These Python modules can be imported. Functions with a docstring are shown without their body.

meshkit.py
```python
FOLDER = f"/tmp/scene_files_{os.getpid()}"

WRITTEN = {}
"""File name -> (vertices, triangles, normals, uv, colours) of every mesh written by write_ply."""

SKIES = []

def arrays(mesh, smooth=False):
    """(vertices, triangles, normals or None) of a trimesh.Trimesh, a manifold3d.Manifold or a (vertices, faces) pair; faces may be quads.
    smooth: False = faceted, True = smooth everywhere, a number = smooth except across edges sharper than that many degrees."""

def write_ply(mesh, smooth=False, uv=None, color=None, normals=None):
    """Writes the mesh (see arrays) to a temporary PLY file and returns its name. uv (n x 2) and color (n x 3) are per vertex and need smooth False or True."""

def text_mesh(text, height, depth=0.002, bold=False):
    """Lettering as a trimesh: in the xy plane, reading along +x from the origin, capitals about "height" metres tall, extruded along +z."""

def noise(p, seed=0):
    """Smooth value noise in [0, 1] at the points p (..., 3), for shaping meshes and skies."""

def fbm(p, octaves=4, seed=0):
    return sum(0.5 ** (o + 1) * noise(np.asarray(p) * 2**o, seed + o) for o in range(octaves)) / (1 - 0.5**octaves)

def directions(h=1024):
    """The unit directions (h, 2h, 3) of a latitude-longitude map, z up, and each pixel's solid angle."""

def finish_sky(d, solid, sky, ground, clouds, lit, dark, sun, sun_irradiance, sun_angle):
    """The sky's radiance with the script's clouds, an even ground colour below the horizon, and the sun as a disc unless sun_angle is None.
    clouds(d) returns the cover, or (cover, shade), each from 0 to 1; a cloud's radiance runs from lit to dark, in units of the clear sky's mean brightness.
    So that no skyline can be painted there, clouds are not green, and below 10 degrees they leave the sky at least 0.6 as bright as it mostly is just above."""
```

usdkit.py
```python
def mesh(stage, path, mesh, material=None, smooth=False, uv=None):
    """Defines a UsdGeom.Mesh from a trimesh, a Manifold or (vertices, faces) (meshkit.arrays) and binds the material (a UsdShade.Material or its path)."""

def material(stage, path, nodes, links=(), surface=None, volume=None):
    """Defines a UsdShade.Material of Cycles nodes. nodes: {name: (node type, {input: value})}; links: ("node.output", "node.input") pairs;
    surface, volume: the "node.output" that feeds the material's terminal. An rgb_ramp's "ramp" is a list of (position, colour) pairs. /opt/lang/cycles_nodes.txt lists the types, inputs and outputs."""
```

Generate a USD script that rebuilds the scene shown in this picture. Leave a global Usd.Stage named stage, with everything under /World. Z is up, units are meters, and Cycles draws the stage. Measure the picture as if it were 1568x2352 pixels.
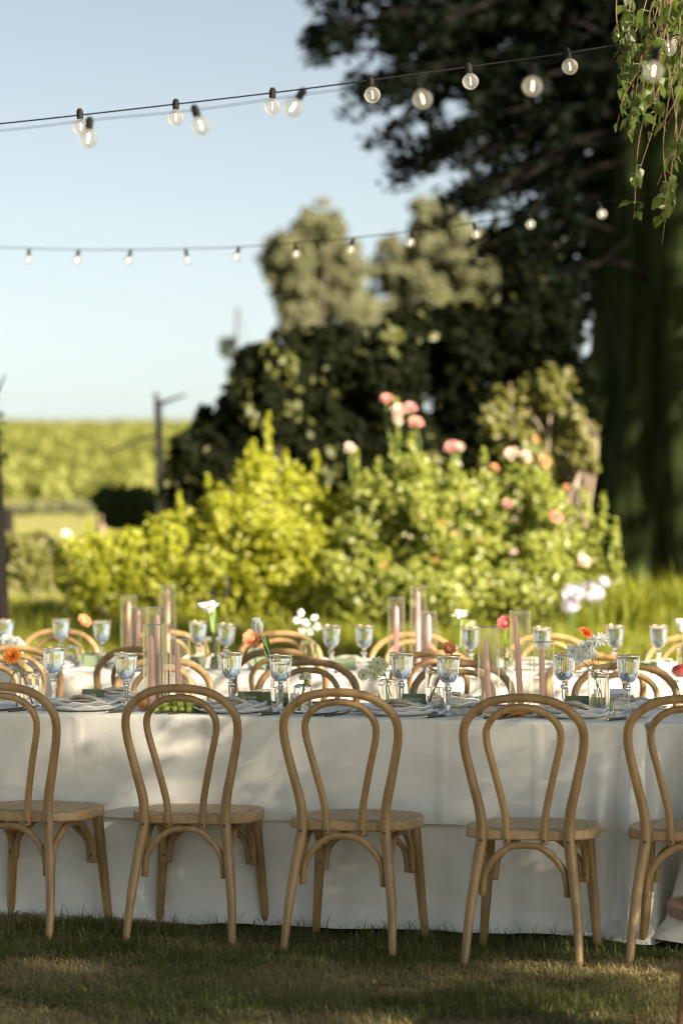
import math, random
import numpy as np, trimesh, usdkit, meshkit
from shapely.geometry import Polygon
from pxr import Usd, UsdGeom, UsdLux, UsdShade, Gf, Sdf, Vt

stage = Usd.Stage.CreateInMemory()
UsdGeom.SetStageUpAxis(stage, "Z"); UsdGeom.SetStageMetersPerUnit(stage, 1.0)
UsdGeom.Xform.Define(stage, '/World'); UsdGeom.Scope.Define(stage, '/World/Looks')
rng = np.random.default_rng(7); random.seed(7)

# ---------------------------------------------------------------- camera, sky, sun, exposure
F = 7245.0; HC = 1.54                     # focal length in units of 1/1568 of the picture's width; eye height
cam = UsdGeom.Camera.Define(stage, '/World/camera')
cam.AddTranslateOp().Set((0, 0, HC)); cam.AddRotateXOp().Set(90 - math.degrees(math.atan(46 / F)))
cam.CreateHorizontalApertureAttr(24.0); cam.CreateVerticalApertureAttr(36.0)
cam.CreateFocalLengthAttr(24.0 * F / 1568); cam.CreateFStopAttr(2.45); cam.CreateFocusDistanceAttr(10.75)
cam.CreateExposureAttr(2.15)

AZ, EL = math.radians(134), math.radians(25)
SUN = np.array([math.cos(EL) * math.sin(AZ), math.cos(EL) * math.cos(AZ), math.sin(EL)])
usdkit.material(stage, '/World/Looks/sky_look', {
    'sky': ('sky_texture', {'sky_type': 'single_scattering', 'sun_disc': False, 'sun_elevation': EL, 'sun_rotation': AZ,
                            'air_density': 0.6, 'aerosol_density': 1.0, 'ozone_density': 1.0}),
    'bw': ('rgb_to_bw', {}), 'tint': ('mix_color', {'blend_type': 'multiply', 'fac': 1.0, 'b': (1.0, 0.99, 0.95)}), 'wb': ('mix_color', {'fac': 0.62}), 'dim': ('mix_color', {'blend_type': 'multiply', 'fac': 1.0, 'b': (0.80, 0.835, 0.80)}),
    'bg': ('background_shader', {'strength': 0.05})}, [('sky.color', 'bw.color'), ('bw.val', 'tint.a'), ('sky.color', 'wb.a'), ('tint.result', 'wb.b'), ('wb.result', 'dim.a'), ('dim.result', 'bg.color')], surface='bg.background')
dome = UsdLux.DomeLight.Define(stage, '/World/sky')
UsdShade.MaterialBindingAPI.Apply(dome.GetPrim()).Bind(UsdShade.Material.Get(stage, '/World/Looks/sky_look'))
dome.GetPrim().SetCustomDataByKey('label', 'pale blue clear evening sky'); dome.GetPrim().SetCustomDataByKey('kind', 'structure'); dome.GetPrim().SetCustomDataByKey('category', 'sky')
sun = UsdLux.DistantLight.Define(stage, '/World/sun')
sun.CreateIntensityAttr(1.25); sun.CreateAngleAttr(0.55); sun.CreateColorAttr((1.0, 0.86, 0.66))
UsdLux.DistantLight(sun).GetPrim().CreateAttribute('inputs:normalize', Sdf.ValueTypeNames.Bool).Set(True)
sun.AddTransformOp().Set(Gf.Matrix4d().SetRotate(Gf.Rotation(Gf.Vec3d(0, 0, 1), Gf.Vec3d(*SUN))))

# ---------------------------------------------------------------- helpers
def P(px, py, D):
    return np.array([(px - 784) * D / F, D, HC - (py - 1130) * D / F])

used = {}
def numbered(parent, name):
    k = used.get((parent, name), 0); used[(parent, name)] = k + 1
    return f'{parent}/{name}' if k == 0 else f'{parent}/{name}_{k:03d}'

def setdata(prim, label=None, cat=None, group=None, kind=None):
    for k, v in (('label', label), ('category', cat), ('group', group), ('kind', kind)):
        if v: prim.SetCustomDataByKey(k, v)

def thing(name, label, cat, loc=(0, 0, 0), rotz=0, group=None, kind=None):
    path = numbered('/World', name)
    x = UsdGeom.Xform.Define(stage, path)
    x.AddTranslateOp().Set(tuple(map(float, loc))); x.AddRotateZOp().Set(float(rotz))
    setdata(x.GetPrim(), label, cat, group, kind)
    return path

def copy_of(src, label, loc, rotz, group=None):
    name = src.rsplit('/', 1)[1]
    base = name[:-4] if name[-4:-3] == '_' and name[-3:].isdigit() else name
    path = numbered('/World', base)
    x = UsdGeom.Xform.Define(stage, path)
    x.GetPrim().GetReferences().AddInternalReference(src)
    x.ClearXformOpOrder(); 
    x.AddTranslateOp().Set(tuple(map(float, loc))); x.AddRotateZOp().Set(float(rotz))
    s = stage.GetPrimAtPath(src).GetCustomData()
    setdata(x.GetPrim(), label, s.get('category'), group or s.get('group'))
    x.GetPrim().SetInstanceable(True)
    return path

def obj(parent, name, mesh, m, smooth=False, label=None, cat=None, group=None, kind=None):
    path = numbered(parent, name)
    g = usdkit.mesh(stage, path, mesh, m, smooth=smooth)
    setdata(g.GetPrim(), label, cat, group, kind)
    return path

def cat_(ms): return trimesh.util.concatenate(ms)

def spline(pts, n):
    pts = np.asarray(pts, float)
    p = np.vstack([2 * pts[0] - pts[1], pts, 2 * pts[-1] - pts[-2]])
    out = []
    for i in range(1, len(p) - 2):
        for t in np.linspace(0, 1, n, endpoint=False):
            a, b, c, d = p[i - 1], p[i], p[i + 1], p[i + 2]
            out.append(.5 * ((2 * b) + (-a + c) * t + (2 * a - 5 * b + 4 * c - d) * t * t + (-a + 3 * b - 3 * c + d) * t ** 3))
    out.append(p[-2])
    return np.array(out)

def tube(pts, r, sides=8, n=0, cap=True):
    """A round bar through the points; r a number or one radius per point."""
    pts = np.asarray(pts, float); r = np.broadcast_to(np.asarray(r, float), (len(pts),)).copy()
    if n:
        t = np.linspace(0, len(pts) - 1, (len(pts) - 1) * n + 1)
        r = np.interp(t, np.arange(len(pts)), r); pts = spline(pts, n)
    d = np.gradient(pts, axis=0); d /= np.linalg.norm(d, axis=1, keepdims=True) + 1e-12
    a = np.array([0, 0, 1.]) if abs(d[0][2]) < .9 else np.array([1., 0, 0])
    u = np.cross(d[0], a); u /= np.linalg.norm(u)
    V = []
    ang = np.arange(sides) / sides * 2 * np.pi
    for i in range(len(pts)):
        u = u - d[i] * (u @ d[i]); u /= np.linalg.norm(u) + 1e-12
        w = np.cross(d[i], u)
        V.append(pts[i] + r[i] * (np.cos(ang)[:, None] * u + np.sin(ang)[:, None] * w))
    V = np.vstack(V); Fc = []
    k = np.arange(sides); k2 = (k + 1) % sides
    for i in range(len(pts) - 1):
        o = i * sides
        Fc.append(np.stack([o + k, o + k2, o + sides + k2], 1)); Fc.append(np.stack([o + k, o + sides + k2, o + sides + k], 1))
    if cap:
        V = np.vstack([V, pts[0], pts[-1]]); c0 = len(V) - 2; o = (len(pts) - 1) * sides
        Fc.append(np.stack([np.full(sides, c0), k2, k], 1)); Fc.append(np.stack([np.full(sides, c0 + 1), o + k, o + k2], 1))
    return trimesh.Trimesh(V, np.vstack(Fc), process=False)

def lathe(prof, n=48, mod=None):
    """prof: (r, z) pairs; mod(r, z, theta) may change the radius. Ends with r == 0 close the shape."""
    prof = np.asarray(prof, float); th = np.arange(n) / n * 2 * np.pi
    R = np.repeat(prof[:, :1], n, 1); Z = np.repeat(prof[:, 1:], n, 1); T = np.repeat(th[None], len(prof), 0)
    if mod: R, Z = mod(R, Z, T)
    V = np.stack([R * np.cos(T), R * np.sin(T), Z], -1).reshape(-1, 3)
    k = np.arange(n); k2 = (k + 1) % n; Fc = []
    for i in range(len(prof) - 1):
        o = i * n
        Fc.append(np.stack([o + k, o + k2, o + n + k2], 1)); Fc.append(np.stack([o + k, o + n + k2, o + n + k], 1))
    m = trimesh.Trimesh(V, np.vstack(Fc), process=False)
    m.merge_vertices(); m.update_faces(m.nondegenerate_faces())
    return m

def box(size, c=(0, 0, 0), bevel=0.0):
    if bevel:
        import manifold3d as m3
        s = np.asarray(size, float) / 2 - bevel
        sp = m3.Manifold.sphere(bevel, 8)
        h = m3.Manifold.batch_hull([sp.translate([x * s[0] + c[0], y * s[1] + c[1], z * s[2] + c[2]]) for x in (-1, 1) for y in (-1, 1) for z in (-1, 1)])
        a = h.to_mesh(); return trimesh.Trimesh(a.vert_properties[:, :3], a.tri_verts)
    b = trimesh.creation.box(size); b.apply_translation(c); return b

def rotm(axis, deg, m):
    m = m.copy(); m.apply_transform(trimesh.transformations.rotation_matrix(math.radians(deg), axis)); return m
def moved(m, d):
    m = m.copy(); m.apply_translation(d); return m

def unit(v): return v / (np.linalg.norm(v, axis=-1, keepdims=True) + 1e-9)

def leaf_mesh(C, N, size, aspect=.5, rs=None, fold=.25):
    """One folded four-cornered leaf at each point of C, facing about N."""
    rs = rs or np.random.default_rng(1); n = len(C)
    N = unit(N); A = unit(np.cross(N, unit(rs.normal(size=(n, 3))))); B = np.cross(N, A)
    s = (np.asarray(size) * rs.uniform(.65, 1.3, n))[:, None]
    v0 = C - A * s * .5; v2 = C + A * s * .5
    v1 = C + B * s * aspect * .5 + N * s * fold * .3 - A * s * .05; v3 = C - B * s * aspect * .5 + N * s * fold * .3 - A * s * .05
    V = np.stack([v0, v1, v2, v3], 1).reshape(-1, 3); i = np.arange(n)[:, None] * 4
    return trimesh.Trimesh(V, np.vstack([i + [0, 1, 2], i + [0, 2, 3]]), process=False)

def cloud(blobs, n, rs, shell=.35, freq=2.0, keep=.45, seed=0, sub=0, lean=.55):
    """Points and outward normals spread in the outer part of ellipsoids ((cx,cy,cz),(rx,ry,rz)), in clumps."""
    if sub:
        nb = []
        for c, r in blobs:
            for _ in range(sub):
                d = unit(rs.normal(size=3)); f = rs.uniform(.20, .42) if sub < 30 else rs.uniform(.12, .34)
                nb.append((tuple(np.array(c) + d * np.array(r) * rs.uniform(.3, .88)), tuple(np.array(r) * f * rs.uniform(.75, 1.25, 3))))
        blobs = nb
    vol = np.array([b[1][0] * b[1][1] + b[1][1] * b[1][2] + b[1][0] * b[1][2] for b in blobs]); vol /= vol.sum()
    out, nor = [], []
    for (c, r), w in zip(blobs, vol):
        m = int(n * w * 2.2) + 10
        d = unit(rs.normal(size=(m, 3))); rad = 1 - shell * rs.random(m) ** 1.4
        lump = 1 + .28 * (meshkit.fbm(d * 2.3 + np.array(c), 3, seed + 3) - .5) * 2
        p = np.array(c) + d * np.array(r) * (rad * lump)[:, None]
        k = meshkit.noise(p * freq, seed) > keep * rs.uniform(.6, 1.4, m)
        p, d = p[k][:int(n * w)], d[k][:int(n * w)]
        out.append(p); nor.append(unit(d / np.array(r)) * .8 + SUN * lean + rs.normal(size=d.shape) * .55)
    return np.vstack(out), np.vstack(nor)

# ---------------------------------------------------------------- materials
MT = {}
def mat(name, nodes, links, surface='p.BSDF', volume=None):
    MT[name] = usdkit.material(stage, '/World/Looks/' + name, nodes, links, surface=surface, volume=volume); return MT[name]
def plain(name, col, rough=.5, **kw):
    return mat(name, {'p': ('principled_bsdf', {'base_color': col, 'roughness': rough, **kw})}, [])
def varied(name, c1, c2, scale, rough=.6, bump=0, detail=5, stretch=(1, 1, 1), bscale=None, vary=0, **kw):
    nodes = {'g': ('texture_coordinate', {}), 'm': ('mapping', {'scale': stretch}), 'n': ('noise_texture', {'scale': scale, 'detail': detail, 'roughness': .6}),
             'r': ('rgb_ramp', {'ramp': [(.3, c1), (.7, c2)]}), 'p': ('principled_bsdf', {'roughness': rough, **kw})}
    links = [('g.object', 'm.vector'), ('m.vector', 'n.vector'), ('n.fac', 'r.fac'), ('r.color', 'p.base_color')]
    if bump:
        nodes['nb'] = ('noise_texture', {'scale': bscale or scale * 3, 'detail': 4}); nodes['b'] = ('bump', {'strength': bump, 'distance': .01})
        links += [('m.vector', 'nb.vector'), ('nb.fac', 'b.height'), ('b.normal', 'p.normal')]
    if vary:
        nodes['oi'] = ('object_info', {}); nodes['mr'] = ('map_range', {'to_min': 1 - vary, 'to_max': 1 + vary}); nodes['hv'] = ('hsv', {'saturation': 1.0})
        links = [l for l in links if l[1] != 'p.base_color'] + [('oi.random', 'mr.value'), ('mr.result', 'hv.value'), ('r.color', 'hv.color'), ('hv.color', 'p.base_color')]
    return mat(name, nodes, links)
def leafy(name, stops, trans=.4, rough=.45, tint=(1.25, 1.25, .7), spec=.5):
    ramp2 = [(a, tuple(np.clip(np.array(c) * tint, 0, 1))) for a, c in stops]
    return mat(name, {'g': ('geometry', {}), 'r': ('rgb_ramp', {'ramp': stops}), 'r2': ('rgb_ramp', {'ramp': ramp2}),
                      'p': ('principled_bsdf', {'roughness': rough, 'specular_ior_level': spec}), 't': ('translucent_bsdf', {}), 'm': ('mix_closure', {'fac': trans})},
               [('g.random_per_island', 'r.fac'), ('g.random_per_island', 'r2.fac'), ('r.color', 'p.base_color'), ('r2.color', 't.color'), ('p.BSDF', 'm.closure1'), ('t.BSDF', 'm.closure2')], surface='m.closure')

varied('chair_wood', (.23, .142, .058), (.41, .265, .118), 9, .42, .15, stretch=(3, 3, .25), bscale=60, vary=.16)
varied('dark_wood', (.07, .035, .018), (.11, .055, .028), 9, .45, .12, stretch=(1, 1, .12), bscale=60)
varied('seat_wood', (.30, .19, .085), (.48, .32, .16), 14, .38, .1, stretch=(3, .16, 1), bscale=50, vary=.12)
plain('bolt_metal', (.10, .09, .08), .4, metallic=.8)
varied('cloth_white', (.70, .685, .62), (.76, .745, .68), 3, .85, .25, bscale=14, sheen_weight=.15)
varied('cloth_under', (.70, .685, .62), (.76, .745, .68), 3, .88, .25, bscale=12)
plain('clear_glass', (1, 1, 1), 0.0, transmission_weight=1.0, ior=1.46)
def thin_glass(name, tint, haze, edge=.85):
    mat(name, {'t': ('transparent_bsdf', {'color': tint}), 'w': ('translucent_bsdf', {'color': (.95, .93, .88)}), 'h': ('mix_closure', {'fac': haze}), 'd': ('glossy_bsdf', {'color': (1, 1, 1), 'roughness': .02}),
               'f': ('layer_weight', {'blend': .5}), 'pw': ('math', {'math_type': 'power', 'value2': 3.0}), 'ma': ('math', {'math_type': 'multiply_add', 'value2': edge, 'value3': .035, 'use_clamp': True}), 'm': ('mix_closure', {})},
        [('t.BSDF', 'h.closure1'), ('w.BSDF', 'h.closure2'), ('f.facing', 'pw.value1'), ('pw.value', 'ma.value1'), ('ma.value', 'm.fac'), ('h.closure', 'm.closure1'), ('d.BSDF', 'm.closure2')], surface='m.closure')
thin_glass('cylinder_glass', (.985, .99, .975), .02)
thin_glass('bulb_glass', (.95, .94, .92), .26, .7)
plain('cut_glass', (1, 1, 1), 0.01, transmission_weight=1.0, ior=1.54)
plain('water', (.98, 1, 1), 0.0, transmission_weight=1.0, ior=1.33)
plain('gold', (.78, .62, .38), .25, metallic=1.0)
mat('filament_glow', {'e': ('emission', {'color': (1, .82, .58), 'strength': 3.2})}, [], surface='e.emission')
plain('black_rubber', (.005, .005, .005), .7, specular_ior_level=.15)
plain('candle_wax', (.80, .40, .36), .42, subsurface_weight=.35, subsurface_scale=.01, subsurface_radius=(1, .5, .4))
plain('candle_mauve', (.68, .30, .36), .42, subsurface_weight=.35, subsurface_scale=.01, subsurface_radius=(1, .5, .4))
plain('wick', (.6, .55, .48), .9)
plain('stoneware', (.74, .75, .75), .38)
plain('steel', (.35, .33, .28), .25, metallic=1.0)
plain('pewter', (.14, .12, .09), .35, metallic=.85)
plain('card_green', (.17, .225, .13), .75)
plain('card_olive', (.17, .19, .065), .75)
plain('card_inside', (.62, .58, .70), .8)
plain('card_ink', (.72, .74, .68), .6)
plain('stem_green', (.12, .19, .045), .5)
plain('stem_brown', (.10, .06, .03), .6)
plain('grape_skin', (.38, .44, .08), .3, subsurface_weight=.4, subsurface_scale=.006, subsurface_radius=(.8, 1, .3))
varied('orange_skin', (.62, .22, .04), (.68, .27, .06), 30, .45, .1, bscale=300)
plain('orange_flesh', (.62, .13, .07), .35)
varied('lime_skin', (.06, .13, .02), (.10, .17, .03), 20, .4)
plain('lemon_skin', (.55, .52, .08), .4)
plain('plum_skin', (.16, .02, .02), .35)
leafy('petal_white', [(0, (.82, .84, .82)), (1, (.88, .88, .86))], .4, .5, (1, 1, .95))
leafy('petal_cream', [(0, (.82, .82, .62)), (1, (.90, .88, .72))], .4, .5, (1, 1, .8))
leafy('petal_orange', [(0, (.80, .34, .07)), (.6, (.85, .42, .12)), (1, (.75, .24, .06))], .45, .5, (1, .9, .7))
leafy('petal_peach', [(0, (.88, .52, .30)), (.6, (.90, .60, .42)), (1, (.90, .55, .50))], .45, .5, (1, .9, .8))
leafy('petal_red', [(0, (.60, .20, .21)), (1, (.68, .30, .30))], .3, .5, (1, .9, .8))
leafy('petal_rust', [(0, (.55, .13, .03)), (1, (.66, .22, .05))], .3, .5, (1, .9, .8))
leafy('rose_pink', [(0, (.78, .42, .42)), (1, (.85, .58, .54))], .3, .5, (1, .95, .9))
leafy('rose_coral', [(0, (.84, .42, .36)), (1, (.88, .56, .48))], .3, .5, (1, .9, .8))
leafy('rose_pale', [(0, (.80, .66, .58)), (1, (.86, .76, .70))], .3, .5, (1, .95, .9))
leafy('rose_apricot', [(0, (.76, .42, .22)), (1, (.82, .52, .32))], .3, .5, (1, .95, .9))
leafy('flower_lilac', [(0, (.66, .62, .78)), (1, (.78, .75, .84))], .3, .5, (1, 1, 1))
# foliage
leafy('hedge_leaf', [(0, (.32, .34, .025)), (.5, (.56, .53, .05)), (1, (.74, .65, .15))], .5, .45, (1.25, 1.2, .6))
leafy('rose_leaf', [(0, (.24, .27, .05)), (.5, (.42, .42, .10)), (.85, (.60, .54, .24)), (1, (.60, .38, .18))], .45, .36)
leafy('dark_leaf', [(0, (.007, .010, .003)), (.72, (.018, .020, .005)), (.86, (.16, .15, .025)), (1, (.30, .20, .05))], .3, .6, spec=.06)  # the few bright stops put sunlit leaves into the colour
leafy('dry_leaf', [(0, (.14, .14, .03)), (.6, (.27, .24, .055)), (1, (.36, .22, .08))], .4, .45)
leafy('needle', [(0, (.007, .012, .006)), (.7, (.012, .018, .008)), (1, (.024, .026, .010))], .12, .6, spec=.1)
leafy('far_leaf', [(0, (.14, .145, .08)), (.5, (.23, .22, .125)), (1, (.31, .28, .18))], .35, .6, spec=.15)
leafy('grey_leaf', [(0, (.05, .07, .06)), (1, (.09, .11, .09))], .3, .5)
leafy('birch_leaf', [(0, (.06, .09, .014)), (.6, (.12, .15, .018)), (1, (.20, .20, .03))], .5, .35)
leafy('vine_leaf', [(0, (.19, .205, .05)), (.5, (.245, .25, .065)), (1, (.32, .29, .10))], .35, .6, spec=.2)
leafy('lawn_blade', [(0, (.055, .075, .018)), (.45, (.10, .105, .030)), (.62, (.20, .165, .075)), (1, (.32, .25, .125))], .3, .55, (1.1, 1.1, .8), spec=.3)
leafy('meadow_blade', [(0, (.20, .22, .02)), (.6, (.34, .34, .035)), (1, (.48, .43, .08))], .45, .5)
leafy('sun_tint_leaf', [(0, (.09, .10, .02)), (.6, (.18, .17, .035)), (1, (.32, .26, .06))], .4, .5)  # light olive that paints sun onto the outer leaves of the dark shrubs
leafy('bush_leaf', [(0, (.05, .07, .02)), (.7, (.11, .13, .04)), (1, (.24, .23, .08))], .3, .6, spec=.1)
varied('bark_dark', (.03, .024, .018), (.085, .065, .045), 6, .9, .8, stretch=(3, 3, .35), bscale=14)
varied('bark_black', (.006, .005, .005), (.012, .010, .009), 6, .95, specular_ior_level=.05)
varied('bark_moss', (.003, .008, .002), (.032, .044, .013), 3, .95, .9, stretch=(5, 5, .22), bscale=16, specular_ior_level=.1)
varied('bark_pale', (.16, .125, .09), (.30, .24, .18), 8, .85, .5, bscale=30)
varied('birch_bark', (.50, .48, .44), (.10, .09, .08), 5, .7, .3, stretch=(1, 1, 4))
varied('weathered_wood', (.15, .13, .11), (.26, .23, .20), 10, .85, .4, stretch=(1, 1, .2))
varied('stake_wood', (.30, .19, .14), (.42, .29, .22), 10, .85)
plain('hoop_metal', (.25, .25, .24), .4, metallic=.6)
plain('white_enamel', (.8, .8, .78), .4)
# napkin print
mat('napkin_print', {'g': ('texture_coordinate', {}), 'v': ('voronoi_texture', {'scale': 34}), 'n': ('noise_texture', {'scale': 46, 'detail': 2, 'distortion': 2.5}),
                     'r': ('rgb_ramp', {'ramp': [(0, (.24, .30, .14)), (.42, (.28, .33, .17)), (.455, (.76, .71, .58)), (.555, (.78, .74, .63)), (.60, (.66, .30, .19)), (.66, (.76, .67, .54)), (1, (.76, .71, .58))]}),
                     'p': ('principled_bsdf', {'roughness': .85})},
    [('g.object', 'n.vector'), ('n.fac', 'r.fac'), ('r.color', 'p.base_color')])
# ground: mown dry lawn near, greener bank, yellow-green vineyard slope far off
mat('ground_soil', {'g': ('geometry', {}), 's': ('separate_xyz', {}), 'n': ('noise_texture', {'scale': 1.6, 'detail': 6}), 'r': ('rgb_ramp', {'ramp': [(.35, (.20, .17, .085)), (.65, (.44, .36, .21))]}),
                    'n2': ('noise_texture', {'scale': .07, 'detail': 4}), 'r2': ('rgb_ramp', {'ramp': [(.3, (.19, .21, .05)), (.7, (.29, .27, .08))]}),
                    'mr': ('map_range', {'from_min': 15.0, 'from_max': 21.0, 'clamp': True}), 'mx': ('mix_color', {}), 'p': ('principled_bsdf', {'roughness': .95, 'specular_ior_level': .2})},
    [('g.position', 's.vector'), ('g.position', 'n.vector'), ('g.position', 'n2.vector'), ('n.fac', 'r.fac'), ('n2.fac', 'r2.fac'), ('s.y', 'mr.value'), ('mr.result', 'mx.fac'), ('r.color', 'mx.a'), ('r2.color', 'mx.b'), ('mx.result', 'p.base_color')])

# ---------------------------------------------------------------- ground
def ground_z(x, y):
    x, y = np.asarray(x, float), np.asarray(y, float)
    z = np.interp(y, [-100, 15.2, 24, 32, 60, 84, 130, 190, 270, 330, 500], [0, 0, .50, .57, .86, .98, 2.1, 4.2, 6.3, 7.6, 6.0])
    b = meshkit.fbm(np.stack([x * .9, y * .9, 0 * x], -1), 3, 5) - .5
    return z + b * np.interp(y, [0, 8, 15, 60, 200], [.05, .05, .06, .12, .8])
ys = np.concatenate([np.linspace(-40, 6, 24), np.linspace(6.2, 30, 150), np.linspace(30.5, 500, 120)])
xs = np.concatenate([np.linspace(-260, -12, 50), np.linspace(-11.5, 11.5, 130), np.linspace(12, 260, 50)])
X, Y = np.meshgrid(xs, ys); Z = ground_z(X, Y)
nx = len(xs); idx = np.arange(len(ys) * nx).reshape(len(ys), nx)
a, b_, c, d = idx[:-1, :-1].ravel(), idx[:-1, 1:].ravel(), idx[1:, 1:].ravel(), idx[1:, :-1].ravel()
obj('/World', 'ground', trimesh.Trimesh(np.stack([X, Y, Z], -1).reshape(-1, 3), np.vstack([np.stack([a, b_, c], 1), np.stack([a, c, d], 1)]), process=False), MT['ground_soil'], True,
    'mown dry lawn rising to a grassy bank and a vineyard hill', 'ground', kind='structure')

# ---------------------------------------------------------------- distant vineyard and trees
vr = np.random.default_rng(11)
vc, vn = cloud([((0, 0, .75), (.75, .45, .75))], 90, vr, shell=.7, keep=.2)
vine_proto = leaf_mesh(vc, vn, .34, .8, vr)
pts = []
for row in range(-34, 24):
    yy = np.arange(86, 300, 2.2) + vr.uniform(-.8, .8); xx = row * 2.6 + (yy - 90) * .11 + vr.normal(0, .55, len(yy))
    k = np.abs(xx) < yy * .12 + 5
    pts.append(np.stack([xx[k], yy[k], ground_z(xx[k], yy[k])], 1))
pts = np.vstack(pts)
pi = UsdGeom.PointInstancer.Define(stage, '/World/vineyard_rows')
usdkit.mesh(stage, '/World/vineyard_rows/vine', vine_proto, MT['vine_leaf'])
pi.CreatePrototypesRel().AddTarget('/World/vineyard_rows/vine')
pi.CreatePositionsAttr(Vt.Vec3fArray.FromNumpy(pts.astype(np.float32))); pi.CreateProtoIndicesAttr(Vt.IntArray.FromNumpy(np.zeros(len(pts), np.int32)))
setdata(pi.GetPrim(), 'rows of green vines covering the sunlit hillside far left', 'vineyard', kind='stuff')

def tree(name, label, base, trunk_pts, trunk_r, blobs, nleaf, size, leafmat, barkmat='bark_dark', shell=.5, freq=2., keep=.45, seed=1, limbs=5, aspect=.6, group=None, fold=.25, sub=0):
    rs = np.random.default_rng(seed)
    t = thing(name, label, 'tree', base, 0, group)
    obj(t, 'trunk', tube(trunk_pts, trunk_r, 10, 4), MT[barkmat], True)
    for k in range(limbs):
        b = blobs[k % len(blobs)]; i = rs.integers(max(1, len(trunk_pts) // 2), len(trunk_pts)); p0 = np.array(trunk_pts[i], float)
        e = np.array(b[0]) + unit(rs.normal(size=3)) * np.array(b[1]) * .7
        mid = (p0 + e) / 2 + rs.normal(size=3) * .12 * np.linalg.norm(e - p0)
        r0 = np.broadcast_to(trunk_r, (len(trunk_pts),))[i] * .55
        obj(t, 'limb', tube([p0, mid, e], [r0, r0 * .6, r0 * .2], 7, 4), MT[barkmat], True)
    C, N = cloud(blobs, nleaf, rs, shell, freq, keep, seed, sub)
    obj(t, 'crown', leaf_mesh(C, N, size, aspect, rs, fold), MT[leafmat], kind='stuff')
    return t

def blob_px(px, py, rx, ry, D, D0, base):
    """ellipsoid given by its centre and radii in picture units at the distance D, relative to base"""
    c = P(px, py, D) - np.array(base)
    return (tuple(c), (rx * D / F, (rx + ry) * .5 * D / F * 1.1, ry * D / F))

D = 110; base = (P(735, 1130, D)[0], D, float(ground_z(P(735, 1130, D)[0], D)))
tree('oak_tree', 'tall olive-brown tree far behind the shrubs, left of its broader neighbour', base, [(0, 0, 0), (.2, 0, 2.5), (-.2, 0, 5), (0, 0, 7.5)], [.45, .35, .28, .1],
     [blob_px(740, 520, 72, 62, D, D, base), blob_px(675, 580, 75, 80, D, D, base), blob_px(775, 610, 62, 80, D, D, base), blob_px(705, 680, 80, 70, D, D, base), blob_px(720, 600, 90, 90, D, D, base), blob_px(690, 750, 70, 70, D, D, base), blob_px(800, 740, 80, 60, D, D, base), blob_px(640, 600, 60, 60, D, D, base), blob_px(800, 690, 50, 60, D, D, base)],
     36000, .30, 'far_leaf', seed=21, shell=.85, freq=1.0, keep=.35, limbs=6, sub=40)
D = 112; base = (P(1010, 1130, D)[0], D, float(ground_z(P(1010, 1130, D)[0], D)))
tree('oak_tree', 'broad sunlit olive-brown tree far behind, half hidden by the dark conifer branches', base, [(0, 0, 0), (.2, 0, 2.5), (-.2, 0, 5), (0, 0, 7.5)], [.5, .4, .3, .1],
     [blob_px(990, 530, 80, 85, D, D, base), blob_px(1070, 590, 110, 90, D, D, base), blob_px(930, 640, 80, 80, D, D, base), blob_px(1140, 640, 90, 90, D, D, base), blob_px(1020, 690, 130, 80, D, D, base), blob_px(1230, 620, 110, 90, D, D, base), blob_px(900, 720, 80, 60, D, D, base), blob_px(900, 600, 50, 60, D, D, base)],
     52000, .30, 'far_leaf', seed=22, shell=.85, freq=1.0, keep=.3, limbs=6, sub=40)
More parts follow.
